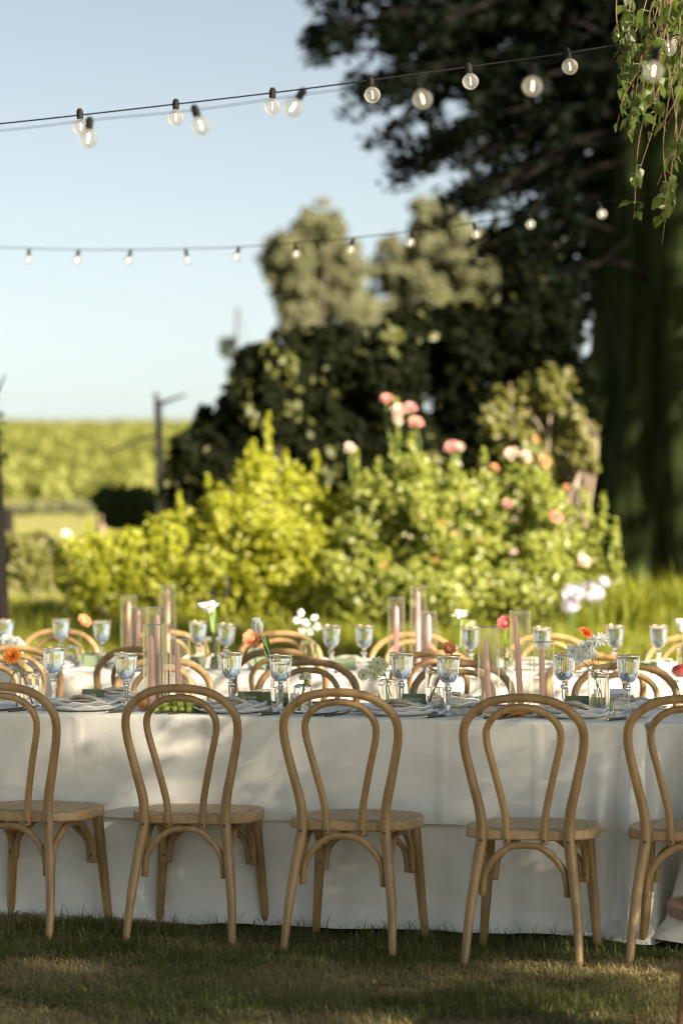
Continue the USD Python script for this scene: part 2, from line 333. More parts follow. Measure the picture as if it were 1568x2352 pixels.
D = 60; base = (P(545, 1130, D)[0], D, float(ground_z(P(545, 1130, D)[0], D)))
tree('young_tree', 'thin grey-green young tree rising left of the dark shrubs', base, [(0, 0, 0), (.05, 0, 1.2), (-.05, 0, 2.4), (0, 0, 4.2)], [.07, .06, .045, .02],
     [blob_px(530, 800, 34, 30, D, D, base), blob_px(560, 860, 38, 50, D, D, base), blob_px(545, 930, 30, 50, D, D, base)], 2600, .14, 'grey_leaf', seed=23, shell=.9, freq=1.5, keep=.4, sub=10)
# weathered post, stakes
D = 36; p = P(362, 1160, D); g = float(ground_z(p[0], D))
t = thing('trellis_post', 'grey weathered post with two thin arms standing before the vineyard', 'post', (p[0], D, g))
H = P(362, 918, D)[2] - g
obj(t, 'post', tube([(0.06, 0, 0), (.03, 0, H * .5), (0.0, 0, H)], [.055, .05, .042], 8, 4), MT['weathered_wood'], True)
obj(t, 'arm', tube([(0.0, 0, H - .06), (.15, 0, H - .0), (.33, 0, H + .06)], [.028, .022, .012], 6, 3), MT['weathered_wood'], True)
obj(t, 'arm', tube([(0.01, 0, H - .40), (-.25, .1, H - .47), (-.58, .2, H - .60)], [.025, .02, .012], 6, 3), MT['weathered_wood'], True)
obj(t, 'cap', moved(trimesh.creation.icosphere(2, .04), (-.02, 0, H + .045)), MT['white_enamel'], True)
for px, py0, py1, D, lab in ((238, 1155, 1215, 48, 'pinkish wooden stake beside the low dark bush'), (22, 1165, 1260, 42, 'pinkish wooden stake beside the dark trunk at far left')):
    p = P(px, py0, D); g = float(ground_z(p[0], D)); H = p[2] - g
    s = obj('/World', 'vineyard_stake', tube([(p[0], D, g), (p[0] - .02, D, g + H)], .07, 8), MT['stake_wood'], True, lab, 'stake')

def shrub(name, label, D, blobs, nleaf, size, leafmat, seed, stems=8, shell=.45, freq=3., keep=.42, aspect=.6, cat='shrub', bark='bark_dark', spikes=(), group=None, lobes=0, fill=.8, tips=0):
    rs = np.random.default_rng(seed)
    cx = np.mean([b[0] for b in blobs]); x0 = P(cx, 1130, D)[0]; base = (x0, D, float(ground_z(x0, D)))
    t = thing(name, label, cat, base, 0, group)
    bl = [blob_px(b[0], b[1], b[2], b[3], D + (b[4] if len(b) > 4 else 0), D, base) for b in blobs]
    for k in range(stems):
        b = bl[k % len(bl)]; e = np.array(b[0]) + rs.normal(size=3) * np.array(b[1]) * .35
        s = np.array([b[0][0] * .6 + rs.normal() * .1, b[0][1] * .6 + rs.normal() * .1, -.03])
        obj(t, 'stem', tube([s, (s + e) / 2 + rs.normal(size=3) * .08, e], [.03, .022, .008], 6, 4), MT[bark], True)
    C, N = cloud(bl, nleaf, rs, shell, freq, keep, seed, lobes)
    if lobes:
        c2, n2 = cloud([(b[0], tuple(np.array(b[1]) * .86)) for b in bl], int(nleaf * fill), rs, .5, freq, keep * .8, seed + 1); C, N = np.vstack([C, c2]), np.vstack([N, n2])
    for (px, y0, y1, w, n) in spikes:
        a0, a1 = P(px, y0, D) - base, P(px + rs.normal() * 4, y1, D) - base
        n = int(n * .6); tt = rs.random(n) ** 1.15; pp = a0 + (a1 - a0) * tt[:, None]; rad = (w * .8 * D / F) * (1.05 - tt) + .008
        dd = unit(rs.normal(size=(n, 3)) * [1, 1, .3]); pp = pp + dd * (rad * rs.random(n) ** .5)[:, None]
        C = np.vstack([C, pp]); N = np.vstack([N, dd * .6 + [0, 0, .4] + SUN * .5 + rs.normal(size=(n, 3)) * .4])
    obj(t, 'foliage', leaf_mesh(C, N, size, aspect, rs), MT[leafmat], kind='stuff')
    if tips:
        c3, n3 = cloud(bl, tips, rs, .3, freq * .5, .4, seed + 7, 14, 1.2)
        obj(t, 'young_leaves', leaf_mesh(c3, n3, .105, .7, rs), MT['sun_tint_leaf'], kind='stuff')  # outer leaves coloured lighter to stand in for sunlit specks
    return t, base

# dark shrubs behind
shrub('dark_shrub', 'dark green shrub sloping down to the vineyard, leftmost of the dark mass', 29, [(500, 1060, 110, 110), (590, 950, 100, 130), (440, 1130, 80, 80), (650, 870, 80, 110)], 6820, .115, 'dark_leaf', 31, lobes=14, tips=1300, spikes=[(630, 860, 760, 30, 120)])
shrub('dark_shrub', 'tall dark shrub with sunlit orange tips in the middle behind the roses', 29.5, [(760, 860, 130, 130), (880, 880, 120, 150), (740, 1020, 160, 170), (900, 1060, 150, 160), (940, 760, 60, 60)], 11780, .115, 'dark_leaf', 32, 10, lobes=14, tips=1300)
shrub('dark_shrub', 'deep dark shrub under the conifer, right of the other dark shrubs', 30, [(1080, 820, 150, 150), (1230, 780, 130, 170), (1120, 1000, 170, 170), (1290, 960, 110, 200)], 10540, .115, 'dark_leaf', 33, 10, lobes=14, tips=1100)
# sparse lit shrub with bare branches
D = 27
st, sbase = shrub('sparse_shrub', 'sparse yellow-leaved shrub with bare branches beside the big trunk', D, [(1170, 960, 80, 90), (1260, 900, 80, 70), (1330, 1000, 50, 120), (1210, 1060, 90, 90)], 2600, .09, 'dry_leaf', 34, 5, shell=.9, keep=.45, bark='bark_pale', lobes=12, fill=.15)
for q in ([(1330, 1230), (1310, 1110), (1270, 1030), (1205, 930)], [(1335, 1230), (1345, 1080), (1350, 1010), (1325, 950)], [(1330, 1230), (1320, 1080), (1255, 1010), (1180, 1000)], [(1340, 1230), (1360, 1090), (1365, 1000), (1300, 905)], [(1315, 1120), (1350, 1040), (1372, 980)]):
    obj(st, 'branch', tube([P(a_, b_2, D) - np.array(sbase) + [0, rng.normal() * .1, 0] for a_, b_2 in q], np.linspace(.024, .008, len(q)), 6, 4), MT['bark_pale'], True)
# low dark shrubs left
shrub('low_bush', 'low dark round bush just below the weathered post', 38, [(290, 1165, 70, 50), (340, 1180, 60, 60), (240, 1150, 30, 30)], 2600, .10, 'bush_leaf', 35)
shrub('low_bush', 'dim olive bush between the dark left trunk and the clipped hedge', 30, [(60, 1290, 80, 70), (110, 1350, 60, 80), (20, 1350, 60, 80), (70, 1390, 80, 60)], 4200, .09, 'dry_leaf', 36, keep=.35)
shrub('low_bush', 'long dark hedge line at the foot of the vineyard hill', 75, [(110, 1166, 60, 13), (190, 1164, 60, 13), (40, 1170, 50, 12)], 1500, .16, 'far_leaf', 37, 3)
# bank plants behind table (lawn edge right)
# left dark trunk
D = 21; base = (P(-14, 1130, D)[0], D, float(ground_z(P(-14, 1130, D)[0], D)))
tree('slender_tree', 'dark slender trunk with a bare twig cut off by the left edge', base, [(0.02, 0, 0), (0.0, 0, .8), (-.03, 0, 1.6), (-.05, 0, 2.35)], [.10, .085, .07, .02],
     [((-.08, 0, 2.2), (.10, .12, .35)), ((-.02, 0, 1.5), (.10, .15, .4))], 500, .05, 'dark_leaf', 'bark_black', seed=24, shell=.9, limbs=3, keep=.3)
lt = '/World/slender_tree'
obj(lt, 'twig', tube([(-.05, 0, 1.75), (.02, 0, 1.85), (.075, 0, 1.98)], [.015, .011, .004], 6, 3), MT['bark_black'], True)

# clipped hedge and roses (distance 24)
D = 24
hb = [(158, 1300, 40, 80), (172, 1310, 50, 85), (212, 1300, 80, 85), (240, 1290, 90, 85), (330, 1290, 100, 95), (430, 1270, 100, 120), (520, 1240, 90, 140), (600, 1200, 95, 190), (690, 1230, 100, 170), (760, 1250, 90, 150), (640, 1340, 140, 120), (400, 1370, 140, 80), (250, 1370, 100, 70)]
sp = [(615, 1110, 945, 20, 300), (585, 1110, 1010, 16, 130), (655, 1110, 1030, 18, 160), (722, 1130, 1035, 13, 130), (480, 1180, 1090, 18, 120), (545, 1130, 1060, 15, 100), (410, 1190, 1130, 14, 80), (205, 1230, 1195, 14, 60)]
ht, hbase = shrub('hedge', 'sunlit yellow-green hedge with pointed shoots behind the far table', D, hb, 19000, .050, 'hedge_leaf', 41, 14, shell=.6, freq=4.5, keep=.42, lobes=12, fill=.75, cat='hedge', spikes=sp)
rb = [(860, 1230, 100, 150, .1), (950, 1180, 100, 160, 0), (1050, 1210, 100, 150, -.1), (1150, 1200, 100, 150, .1), (1250, 1230, 90, 140, 0), (1330, 1290, 70, 110, .1), (1000, 1350, 170, 110, -.2), (1200, 1350, 150, 100, -.1), (850, 1350, 110, 110, -.1)]
rsp = [(905, 1090, 915, 20, 150), (945, 1090, 960, 22, 150), (810, 1140, 1030, 20, 110), (1040, 1100, 1035, 22, 110), (1190, 1080, 1050, 30, 130), (1110, 1100, 1030, 16, 90), (1385, 1230, 1130, 20, 120), (1410, 1300, 1190, 24, 130), (1250, 1110, 1060, 20, 90), (1345, 1180, 1120, 20, 90), (1420, 1370, 1290, 22, 100), (870, 1130, 1050, 22, 100)]
rt, rbase = shrub('rose_bush', 'large sunlit rose bush with pink and coral blooms right of the hedge', D - .3, [*rb, (1000, 1300, 150, 110, .25), (1180, 1290, 150, 110, .25)], 15000, .062, 'rose_leaf', 42, 14, shell=.7, freq=3.6, keep=.45, lobes=14, cat='rose bush', spikes=rsp, bark='stem_green')

def petal(L, W, cup=.35, curl=0., n=5, m=4):
    u = np.linspace(0, 1, n); v = np.linspace(-1, 1, m)
    U, V = np.meshgrid(u, v, indexing='ij')
    w = np.sin(np.pi * np.clip(U * .82 + .10, 0, 1)) ** .7
    x = V * W * .5 * w; y = U * L; z = cup * L * (U ** 2) + .35 * W * (V ** 2) * w * (1 if cup >= 0 else -1) + curl * L * U ** 4
    vv = np.stack([x, y, z], -1).reshape(-1, 3); k = np.arange(n * m).reshape(n, m)
    a, b, c, d = k[:-1, :-1].ravel(), k[:-1, 1:].ravel(), k[1:, 1:].ravel(), k[1:, :-1].ravel()
    return trimesh.Trimesh(vv, np.vstack([np.stack([a, b, c], 1), np.stack([a, c, d], 1)]), process=False)

def rosette(R, layers, rs, W=.9):
    """layers: (count, tilt in degrees, length factor, inset)"""
    out = []
    for cnt, tilt, lf, inset in layers:
        for k in range(cnt):
            p = petal(R * lf, R * W * lf, .12, rs.uniform(-.2, .1)); p = moved(p, (0, inset * R, 0))
            p = rotm([1, 0, 0], tilt + rs.normal() * 5, p); p = rotm([0, 0, 1], k * 360 / cnt + rs.uniform(0, 25), p)
            out.append(p)
    return cat_(out)
def facing(m, d, at):
    """turn +z to the direction d and move to at"""
    T = trimesh.geometry.align_vectors([0, 0, 1], np.asarray(d, float) / np.linalg.norm(d)); m = m.copy(); m.apply_transform(T); m.apply_translation(at); return m

RL = [(6, 8, 1.0, .05), (6, 30, .9, .05), (5, 52, .75, .04), (4, 72, .55, .03)]
rr = np.random.default_rng(43)
for px, py, s, m in ((888, 918, 21, 'rose_coral'), (915, 945, 26, 'rose_pale'), (942, 938, 22, 'rose_pink'), (955, 972, 24, 'rose_coral'), (912, 968, 18, 'rose_pale'), (1038, 1030, 27, 'rose_pink'), (1055, 1028, 18, 'rose_pale'), (803, 1030, 20, 'rose_pale'),
                     (1175, 1045, 28, 'rose_pale'), (1205, 1050, 22, 'rose_pale'), (1248, 1062, 24, 'rose_apricot'), (1275, 1188, 24, 'rose_coral'), (970, 1188, 20, 'rose_coral'), (1045, 1228, 18, 'rose_pink'), (1165, 1158, 17, 'rose_pink'), (1340, 1292, 24, 'rose_pale'),
                     (1105, 1245, 15, 'rose_apricot'), (1000, 1290, 15, 'rose_apricot'), (1135, 1075, 15, 'rose_apricot'), (1010, 1200, 14, 'rose_apricot'), (1230, 1010, 12, 'rose_apricot'), (1180, 1270, 14, 'rose_pale'), (880, 1300, 14, 'rose_apricot'), (1120, 1340, 15, 'rose_pale'), (960, 1390, 12, 'rose_apricot'), (1060, 1140, 13, 'rose_pale'), (1300, 1120, 12, 'rose_apricot')):
    dd = D - .3 - (.34 if py > 1080 else .05)
    pos = P(px, py, dd) - np.array(rbase)
    q = obj(rt, 'rose_bloom', facing(rosette(s * dd / F * .68, RL, rr), (rr.normal() * .3, -.7, .6), pos), MT[m])
    if py < 1080:
        obj(rt, 'bloom_stem', tube([pos, pos + [rr.normal() * .03, .03, -.18], pos + [rr.normal() * .05, .06, -.45]], [.005, .005, .007], 5, 3), MT['stem_green'], True)
# lilac blooms low right
lt2 = thing('lilac_flowers', 'pale lilac flower heads low at the right end of the rose bush', 'flowers', (0, 0, 0))
lr = np.random.default_rng(44)
for px, py, s in ((1318, 1362, 26), (1358, 1360, 28), (1310, 1392, 18), (1385, 1338, 12)):
    c = P(px, py, 23.0); R = s * 23 / F
    dv = unit(lr.normal(size=(90, 3))); obj(lt2, 'flower_head', leaf_mesh(c + dv * R * [1, 1, .8], dv + lr.normal(size=(90, 3)) * .3, .035, .9, lr), MT['flower_lilac'])
    obj(lt2, 'stem', tube([c, (c + [c[0], c[1] + .15, float(ground_z(c[0], c[1] + .1))]) / 2 * [1, 1, 1] + [0, 0, 0], [c[0], c[1] + .1, float(ground_z(c[0], c[1] + .1))]], .006, 5, 2), MT['stem_green'], True)
# white bloom at hedge end, metal hoop
wp = P(152, 1228, 23.6)
wt = thing('white_rose', 'single white bloom at the left end of the hedge', 'rose', (wp[0], wp[1], float(ground_z(wp[0], wp[1]))))
hz = wp[2] - float(ground_z(wp[0], wp[1]))
obj(wt, 'bloom', facing(rosette(.038, RL, rr), (.2, -.7, .6), (0, 0, hz)), MT['petal_white']); obj(wt, 'stem', tube([(0, 0, 0), (.02, 0, hz * .5), (0, 0, hz)], .004, 5, 3), MT['stem_brown'], True)
hp = [P(a_, b_2, 23.1) for a_, b_2 in ((448, 1296), (470, 1291), (495, 1300), (515, 1322), (522, 1350), (520, 1420), (518, 1500))]
hp[-1][2] = float(ground_z(hp[-1][0], hp[-1][1])) - .02
obj('/World', 'garden_hoop', tube(hp, .0035, 6, 5), MT['hoop_metal'], True, 'thin grey metal hoop in front of the shaded hedge', 'garden hoop')

# ---------------------------------------------------------------- big conifer (distance 32)
D = 32.; cx = P(1598, 1130, D)[0]; cb = np.array([cx, D, float(ground_z(cx, D)) - .05])
ct = thing('conifer_tree', 'huge dark conifer with mossy trunk at right and drooping branches', 'tree', cb)
cr = np.random.default_rng(51)
zz = np.linspace(0, 1, 60); th = np.arange(56) / 56 * 2 * np.pi
ZZ, TH = np.meshgrid(zz ** 1.2 * 16, th, indexing='ij')
R0 = 1.20 - ZZ * .028 + .25 * np.exp(-ZZ * 1.6) * 0.3 + .02
fur = meshkit.fbm(np.stack([np.cos(TH) * 5, np.sin(TH) * 5, ZZ * .5], -1), 4, 9)
R = R0 * (1 + .38 * (fur - .5) + .07 * np.sin(TH * 11 + fur * 7))
LX = .12 * np.sin(ZZ * .35)
V = np.stack([R * np.cos(TH) + LX, R * np.sin(TH), ZZ], -1).reshape(-1, 3); k = np.arange(56); k2 = (k + 1) % 56
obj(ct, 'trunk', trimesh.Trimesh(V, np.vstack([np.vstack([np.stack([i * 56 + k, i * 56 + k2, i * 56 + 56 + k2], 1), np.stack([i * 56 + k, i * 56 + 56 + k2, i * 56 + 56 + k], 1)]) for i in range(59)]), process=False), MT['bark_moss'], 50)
def env(x):            # underside of the crown above the ground the camera sees, by x
    return np.interp(x, [-.75, -.45, .0, .3, .95, 1.35, 1.75, 2.3, 3.4], [6.8, 6.0, 5.6, 5.0, 4.45, 3.95, 3.35, 2.9, 2.6])
LC, LN = [], []
for kbr in range(150):
    xe = cr.uniform(-.62, 2.9) if kbr < 118 else cr.uniform(3, 7.5)
    ye = D + cr.uniform(-2.6, 3.0)
    ze = env(xe) + .12 + cr.exponential(1.3) if kbr < 118 else cr.uniform(3, 8)
    if kbr < 26: xe = np.linspace(-.62, 2.6, 26)[kbr]; ze = env(xe) + .2 + cr.random() * .25; ye = D + cr.uniform(-2.4, 0)
    ze = min(ze, 9.5)
    s = np.array([cx + cr.normal() * .2, D + cr.normal() * .2, ze + cr.uniform(-.3, .9)]); e = np.array([xe, ye, ze])
    mid = (s + e) / 2 + [0, 0, .35]
    pts3 = spline([s, mid, e], 8)
    if kbr < 70 and not (xe > 2.2 and ze < 5.6): obj(ct, 'branch', tube(pts3 - cb, np.linspace(.05, .010, len(pts3)), 6), MT['bark_black'], True)
    L = np.linalg.norm(e - s); side = unit(np.cross(e - s, [0, 0, 1.]))
    for j in range(int(8 + L * 3.2)):
        t_ = cr.uniform(.18, 1.0); i = t_ * (len(pts3) - 1); i0 = min(int(i), len(pts3) - 2); o = pts3[i0] + (pts3[i0 + 1] - pts3[i0]) * (i - i0)
        sl = (.75 - .45 * t_) * cr.uniform(.5, 1.1); dr = side * cr.choice([-1, 1]) * sl * .8 + unit(e - s) * sl * .5 + np.array([0, 0, -sl * cr.uniform(.15, .6)])
        n_ = int(26 * sl / .5) + 6; tt = cr.random(n_)[:, None]
        LC.append(o + dr * tt + [0, 0, -.12 * 1] * tt ** 2 + cr.normal(size=(n_, 3)) * [.05, .05, .03]); LN.append(cr.normal(size=(n_, 3)) * .6 + [0, 0, 1])
LC, LN = np.vstack(LC), np.vstack(LN)
keep_ = ~((LC[:, 0] > 2.34) & (LC[:, 2] < 5.15 + .5 * np.sin(LC[:, 0] * 5)) & (LC[:, 1] < D + .6)); LC, LN = LC[keep_], LN[keep_]
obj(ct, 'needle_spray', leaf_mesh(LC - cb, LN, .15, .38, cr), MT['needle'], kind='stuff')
# upper crown, above the picture
uc, un = cloud([((-.2, 0, 10.5), (3.8, 4.2, 2.6)), ((.2, 0, 14), (3.0, 3.2, 3.4)), ((0, 0, 18), (1.8, 1.8, 3.5)), ((3.6, 0, 6.5), (2.6, 3.5, 3.4)), ((2.8, -1.5, 3.5), (1.6, 2.2, 2.0))], 26000, cr, .6, .8, .3, 55)
k = (un[:, 0] < 99) & ~((uc[:, 0] + cx < 3.7) & (uc[:, 2] + cb[2] < 7.4))
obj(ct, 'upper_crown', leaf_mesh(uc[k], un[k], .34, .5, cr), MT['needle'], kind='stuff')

# ---------------------------------------------------------------- trees right of the frame that shade the near table
for lab, b, nl, ls, sd, bl in (
    ('broad leafy tree outside the frame, right of the camera', (10.6, -.6, 0), 12500, .13, 61, [((0, 0, 7.5), (2.7, 2.7, 1.0)), ((-1.2, -1.0, 7.5), (2.3, 2.3, 1.05)), ((1.0, 1.0, 7.4), (2.3, 2.2, 1.05)), ((-.5, .2, 8.0), (2.2, 2.2, .9)), ((1.8, 1.8, 6.9), (1.6, 1.6, 1.2))]),
    ('tall leafy tree outside the frame, right of the far shrubs', (14.3, 18.7, .3), 3000, .24, 62, [((0, 0, 8), (3.2, 3.2, 3.2)), ((.3, 1.0, 11), (2.8, 2.6, 2.6)), ((0, -.8, 5.4), (2.4, 2.4, 2.0)), ((0, 0, 13.4), (2.2, 2.2, 1.8))]),
    ('tallest leafy tree outside the frame, right of the conifer', (18.6, 20.6, .4), 8500, .24, 63, [((0, 0, 8), (3.2, 3.2, 3.4)), ((.3, 1.0, 11.5), (2.8, 2.6, 2.8)), ((0, -.8, 5.4), (2.4, 2.4, 2.2)), ((0, 0, 14.5), (2.2, 2.2, 1.8))])):
    tree('shade_tree', lab, b, [(0, 0, 0), (.1, 0, 1.5), (0, .1, 3), (0, 0, bl[0][0][2] + .3)], [.28, .23, .19, .08], bl, nl, ls, 'dark_leaf', seed=sd, shell=.75, freq=1.1, keep=.36, limbs=7)
tree('shade_tree', 'narrow columnar tree outside the frame right of the bank', (3.45, 18.05, .2), [(0, 0, 0), (.03, 0, 1.5), (0, .03, 2.4), (0, 0, 4.2)], [.09, .07, .05, .02],
     [((0, 0, 1.3), (1.1, 1.1, 1.2)), ((0, 0, 2.6), (1.1, 1.1, 1.2)), ((0, 0, 3.5), (1.0, 1.0, 1.0))], 9000, .09, 'dark_leaf', seed=66, shell=.8, freq=2, keep=.3, limbs=4)

# ---------------------------------------------------------------- weeping birch: trunk right of the frame, twigs hanging into it
bt = thing('birch_tree', 'weeping birch whose leafy twigs hang into the top right corner', 'tree', (2.7, 9.9, 0))
B0 = np.array([2.7, 9.9, 0]); br = np.random.default_rng(71)
obj(bt, 'trunk', tube([(0, 0, 0), (.05, 0, 1.5), (-.05, .02, 3.2), (.05, 0, 5.5), (0, 0, 7)], [.13, .11, .09, .06, .02], 10, 5), MT['birch_bark'], True)
obj(bt, 'limb', tube([(-.05, .02, 3.0), (-.7, .0, 3.75), (-1.3, -.05, 3.95), (-1.85, -.05, 3.75)], [.05, .035, .022, .01], 8, 5), MT['birch_bark'], True)
obj(bt, 'limb', tube([(0, 0, 2.3), (-.3, -.6, 3.2), (-.4, -1.2, 3.6)], [.05, .03, .01], 8, 5), MT['birch_bark'], True)
obj(bt, 'limb', tube([(0, 0, 2.6), (.4, .5, 3.6), (.9, .9, 4.2)], [.05, .03, .01], 8, 5), MT['birch_bark'], True)
def birch_leaf(L, rs):
    """ovate, pointed, toothed leaf hanging along -z from the origin, folded along its midrib"""
    t_ = np.array([0, .10, .25, .42, .60, .78, .92, 1.0]); w = np.array([0, .30, .40, .37, .27, .15, .06, 0]) * rs.uniform(.85, 1.1)
    f = rs.uniform(.05, .35); bend = rs.uniform(-.3, .3)
    mid = np.stack([0 * t_, bend * t_ ** 2 * .5, -t_], 1); Lf = np.stack([-w, f * w + bend * t_ ** 2 * .5, -t_ - .03 * (w > 0)], 1); Rf = np.stack([w, f * w + bend * t_ ** 2 * .5, -t_ - .03 * (w > 0)], 1)
    V = np.vstack([mid, Lf, Rf]) * L; n = len(t_); Fc = []
    for i in range(n - 1):
        Fc += [[i, n + i, n + i + 1], [i, n + i + 1, i + 1], [i, i + 1, 2 * n + i + 1], [i, 2 * n + i + 1, 2 * n + i]]
    m = trimesh.Trimesh(V, Fc, process=False); m.update_faces(m.nondegenerate_faces()); m.remove_unreferenced_vertices(); return m
strands = []           # (x at top, y, z top, z bottom, x drift, leaf density 0..1 from z0 to z1)
for k in range(30):
    px = 1418 + 165 * (k / 29) + br.normal() * 8; D_ = 9.9 + br.uniform(-.45, .5)
    end = np.interp(px, [1400, 1430, 1470, 1500, 1568], [200, 300, 345, 330, 300]) * br.uniform(.45, 1.02)
    strands.append((px, D_, end, 0, 1))
strands += [(1530, 9.75, 490, 330, 1), (1545, 9.9, 480, 330, 1), (1512, 9.85, 500, 400, .8), (1556, 9.7, 420, 300, .8), (1490, 9.8, 395, 380, .4), (1538, 9.8, 560, 420, .25)]
leaves = []
for (px, D_, end, start, dens) in strands:
    x0, z0 = P(px, 0, D_)[0], P(px, -70, D_)[2]; z1 = P(px, end, D_)[2]
    top = np.array([x0 + br.uniform(0, .12), D_, z0]); bot = np.array([x0 + br.normal() * .03, D_ + br.normal() * .04, z1])
    if px > 1480: bot[0] -= .03
    m1 = top * .65 + bot * .35 + br.normal(size=3) * .02; m2 = top * .3 + bot * .7 + br.normal(size=3) * .02
    sp_ = spline([top, m1, m2, bot], 8)
    obj(bt, 'twig', tube(sp_ - B0, np.linspace(.0024, .0009, len(sp_)), 5), MT['stem_brown'], True)
    n_ = int((z0 - z1) / .026 * dens)
    for j in range(n_):
        t_ = br.random(); i = t_ * (len(sp_) - 1); i0 = min(int(i), len(sp_) - 2); o = sp_[i0] + (sp_[i0 + 1] - sp_[i0]) * (i - i0)
        py = 1130 - (o[2] - HC) * F / D_
        if py < start - 8: continue
        off = unit(br.normal(size=3) * [1, 1, .3]) * br.uniform(.008, .03)
        lf = birch_leaf(br.uniform(.028, .050), br); lf = rotm([1, 0, 0], br.normal() * 22, lf); lf = rotm([0, 1, 0], br.normal() * 22, lf); lf = rotm([0, 0, 1], br.uniform(0, 360), lf)
        leaves.append((py < -30, moved(lf, o + off - B0), (o - B0, o + off - B0)))
order = sorted(range(len(leaves)), key=lambda i: leaves[i][0])
obj(bt, 'leaf_stalks', cat_([tube([l[2][0], l[2][1]], .0007, 3) for l in leaves]), MT['stem_green'], kind='stuff')
for i in order[:300]: obj(bt, 'leaf', leaves[i][1], MT['birch_leaf_a' if 0 else 'birch_leaf'])
if len(order) > 300: obj(bt, 'more_leaves', cat_([leaves[i][1] for i in order[300:]]), MT['birch_leaf'], kind='stuff')
bc, bn = cloud([((.2, .1, 3.4), (1.25, 1.7, 2.1)), ((.7, -.9, 3.0), (1.2, 1.3, 2.2)), ((.6, .9, 2.4), (1.1, 1.2, 1.6)), ((.3, 0, 5.6), (1.5, 1.6, 1.4)), ((.3, -1.6, 2.2), (1.0, 1.2, 1.7))], 7000, br, .8, 1.9, .45, 73)
k = (bc[:, 0] + 2.7 > 1.5 + .12 * np.maximum(0, bc[:, 2] - 3)) & (bc[:, 2] > .5)
obj(bt, 'crown', leaf_mesh(bc[k], bn[k], .065, .75, br), MT['birch_leaf'], kind='stuff')

# ---------------------------------------------------------------- lawn
def blade_tuft(n, h, w, rs, spread, lean):
    Vs, Fs = [], []
    for i in range(n):
        a_ = rs.uniform(0, 6.28); d_ = np.array([math.cos(a_), math.sin(a_), 0]); s_ = np.array([-d_[1], d_[0], 0]); hh = h * rs.uniform(.45, 1.25); l = lean * rs.uniform(.2, 1.6)
        o = np.array([rs.normal() * spread, rs.normal() * spread, -.004]); ww = w * rs.uniform(.6, 1.2)
        p1 = o + d_ * l * hh * .3 + [0, 0, hh * .55]; p2 = o + d_ * l * hh + [0, 0, hh * (1 - .25 * l)]
        b0 = len(Vs); Vs += [o - s_ * ww / 2, o + s_ * ww / 2, p1 - s_ * ww * .4, p1 + s_ * ww * .4, p2]; Fs += [[b0, b0 + 1, b0 + 3], [b0, b0 + 3, b0 + 2], [b0 + 2, b0 + 3, b0 + 4]]
    return trimesh.Trimesh(np.array(Vs), Fs, process=False)
def scatter(name, label, catg, protos, m, pts, rs, smin, smax):
    I = UsdGeom.PointInstancer.Define(stage, '/World/' + name)
    for i, pm in enumerate(protos):
        pp = f'/World/{name}/tuft' + (f'_{i:03d}' if i else ''); usdkit.mesh(stage, pp, pm, MT[m]); I.CreatePrototypesRel().AddTarget(pp)
    n = len(pts); a_ = rs.uniform(0, np.pi, n); s_ = rs.uniform(smin, smax, n)
    q = np.zeros((n, 4), np.float32)
    I.CreatePositionsAttr(Vt.Vec3fArray.FromNumpy(pts.astype(np.float32))); I.CreateProtoIndicesAttr(Vt.IntArray.FromNumpy(rs.integers(0, len(protos), n).astype(np.int32)))
    I.CreateOrientationsAttr(Vt.QuathArray([Gf.Quath(float(math.cos(t)), 0, 0, float(math.sin(t))) for t in a_])); I.CreateScalesAttr(Vt.Vec3fArray.FromNumpy(np.stack([s_, s_, s_ * rs.uniform(.8, 1.2, n)], 1).astype(np.float32)))
    setdata(I.GetPrim(), label, catg, kind='stuff')
gr = np.random.default_rng(81)
n = 22000; gx = gr.uniform(-1.75, 1.75, n); gy = gr.uniform(8.6, 12.0, n); clump = meshkit.fbm(np.stack([gx * 3.2, gy * 3.2, 0 * gx], -1), 3, 12)
k = gr.random(n) < .35 + clump * .8; gx, gy, clump = gx[k], gy[k], clump[k]
dry = meshkit.fbm(np.stack([gx * 1.1 + 3, gy * 1.6, 0 * gx], -1), 3, 14) + np.interp(gy, [9, 10.4], [.12, -.16])
pg = np.stack([gx, gy, ground_z(gx, gy)], 1)
mown = [blade_tuft(14, .040, .0034, gr, .024, 1.2) for _ in range(6)]; mown += [blade_tuft(9, .07, .003, gr, .02, .55)]
drym = [blade_tuft(15, .034, .003, gr, .03, 2.1) for _ in range(5)]
leafy('green_blade', [(0, (.11, .13, .035)), (.5, (.22, .225, .065)), (.8, (.42, .36, .15)), (1, (.62, .51, .28))], .4, .5, (1.1, 1.1, .8), spec=.3)
leafy('straw_blade', [(0, (.36, .30, .15)), (.5, (.58, .48, .28)), (1, (.78, .66, .43))], .4, .6, (1.1, 1.05, .85), spec=.3)
isdry = dry + gr.normal(size=len(dry)) * .06 > .40
scatter('green_grass', 'short green lawn grass around the chair legs', 'grass', mown, 'green_blade', pg[~isdry], gr, .7, 1.35)
scatter('dry_grass', 'straw-coloured dry lawn patches in the foreground', 'grass', drym, 'straw_blade', pg[isdry], gr, .7, 1.4)
n = 9000; gx = gr.uniform(-3.6, 3.6, n); gy = gr.uniform(15.2, 26.5, n)
scatter('bank_grass', 'longer bright green grass on the bank behind the far table', 'grass', [blade_tuft(14, .16, .008, gr, .06, .6) for _ in range(4)], 'meadow_blade', np.stack([gx, gy, ground_z(gx, gy)], 1), gr, .6, 1.3)
n = 420; gx = gr.uniform(1.75, 3.0, n); gy = gr.uniform(23.2, 25.5, n)
scatter('tall_grass', 'tall grassy leaves right of the rose bush near the trunk', 'grass', [blade_tuft(10, .34, .018, gr, .06, .5) for _ in range(3)], 'meadow_blade', np.stack([gx, gy, ground_z(gx, gy)], 1), gr, .6, 1.2)

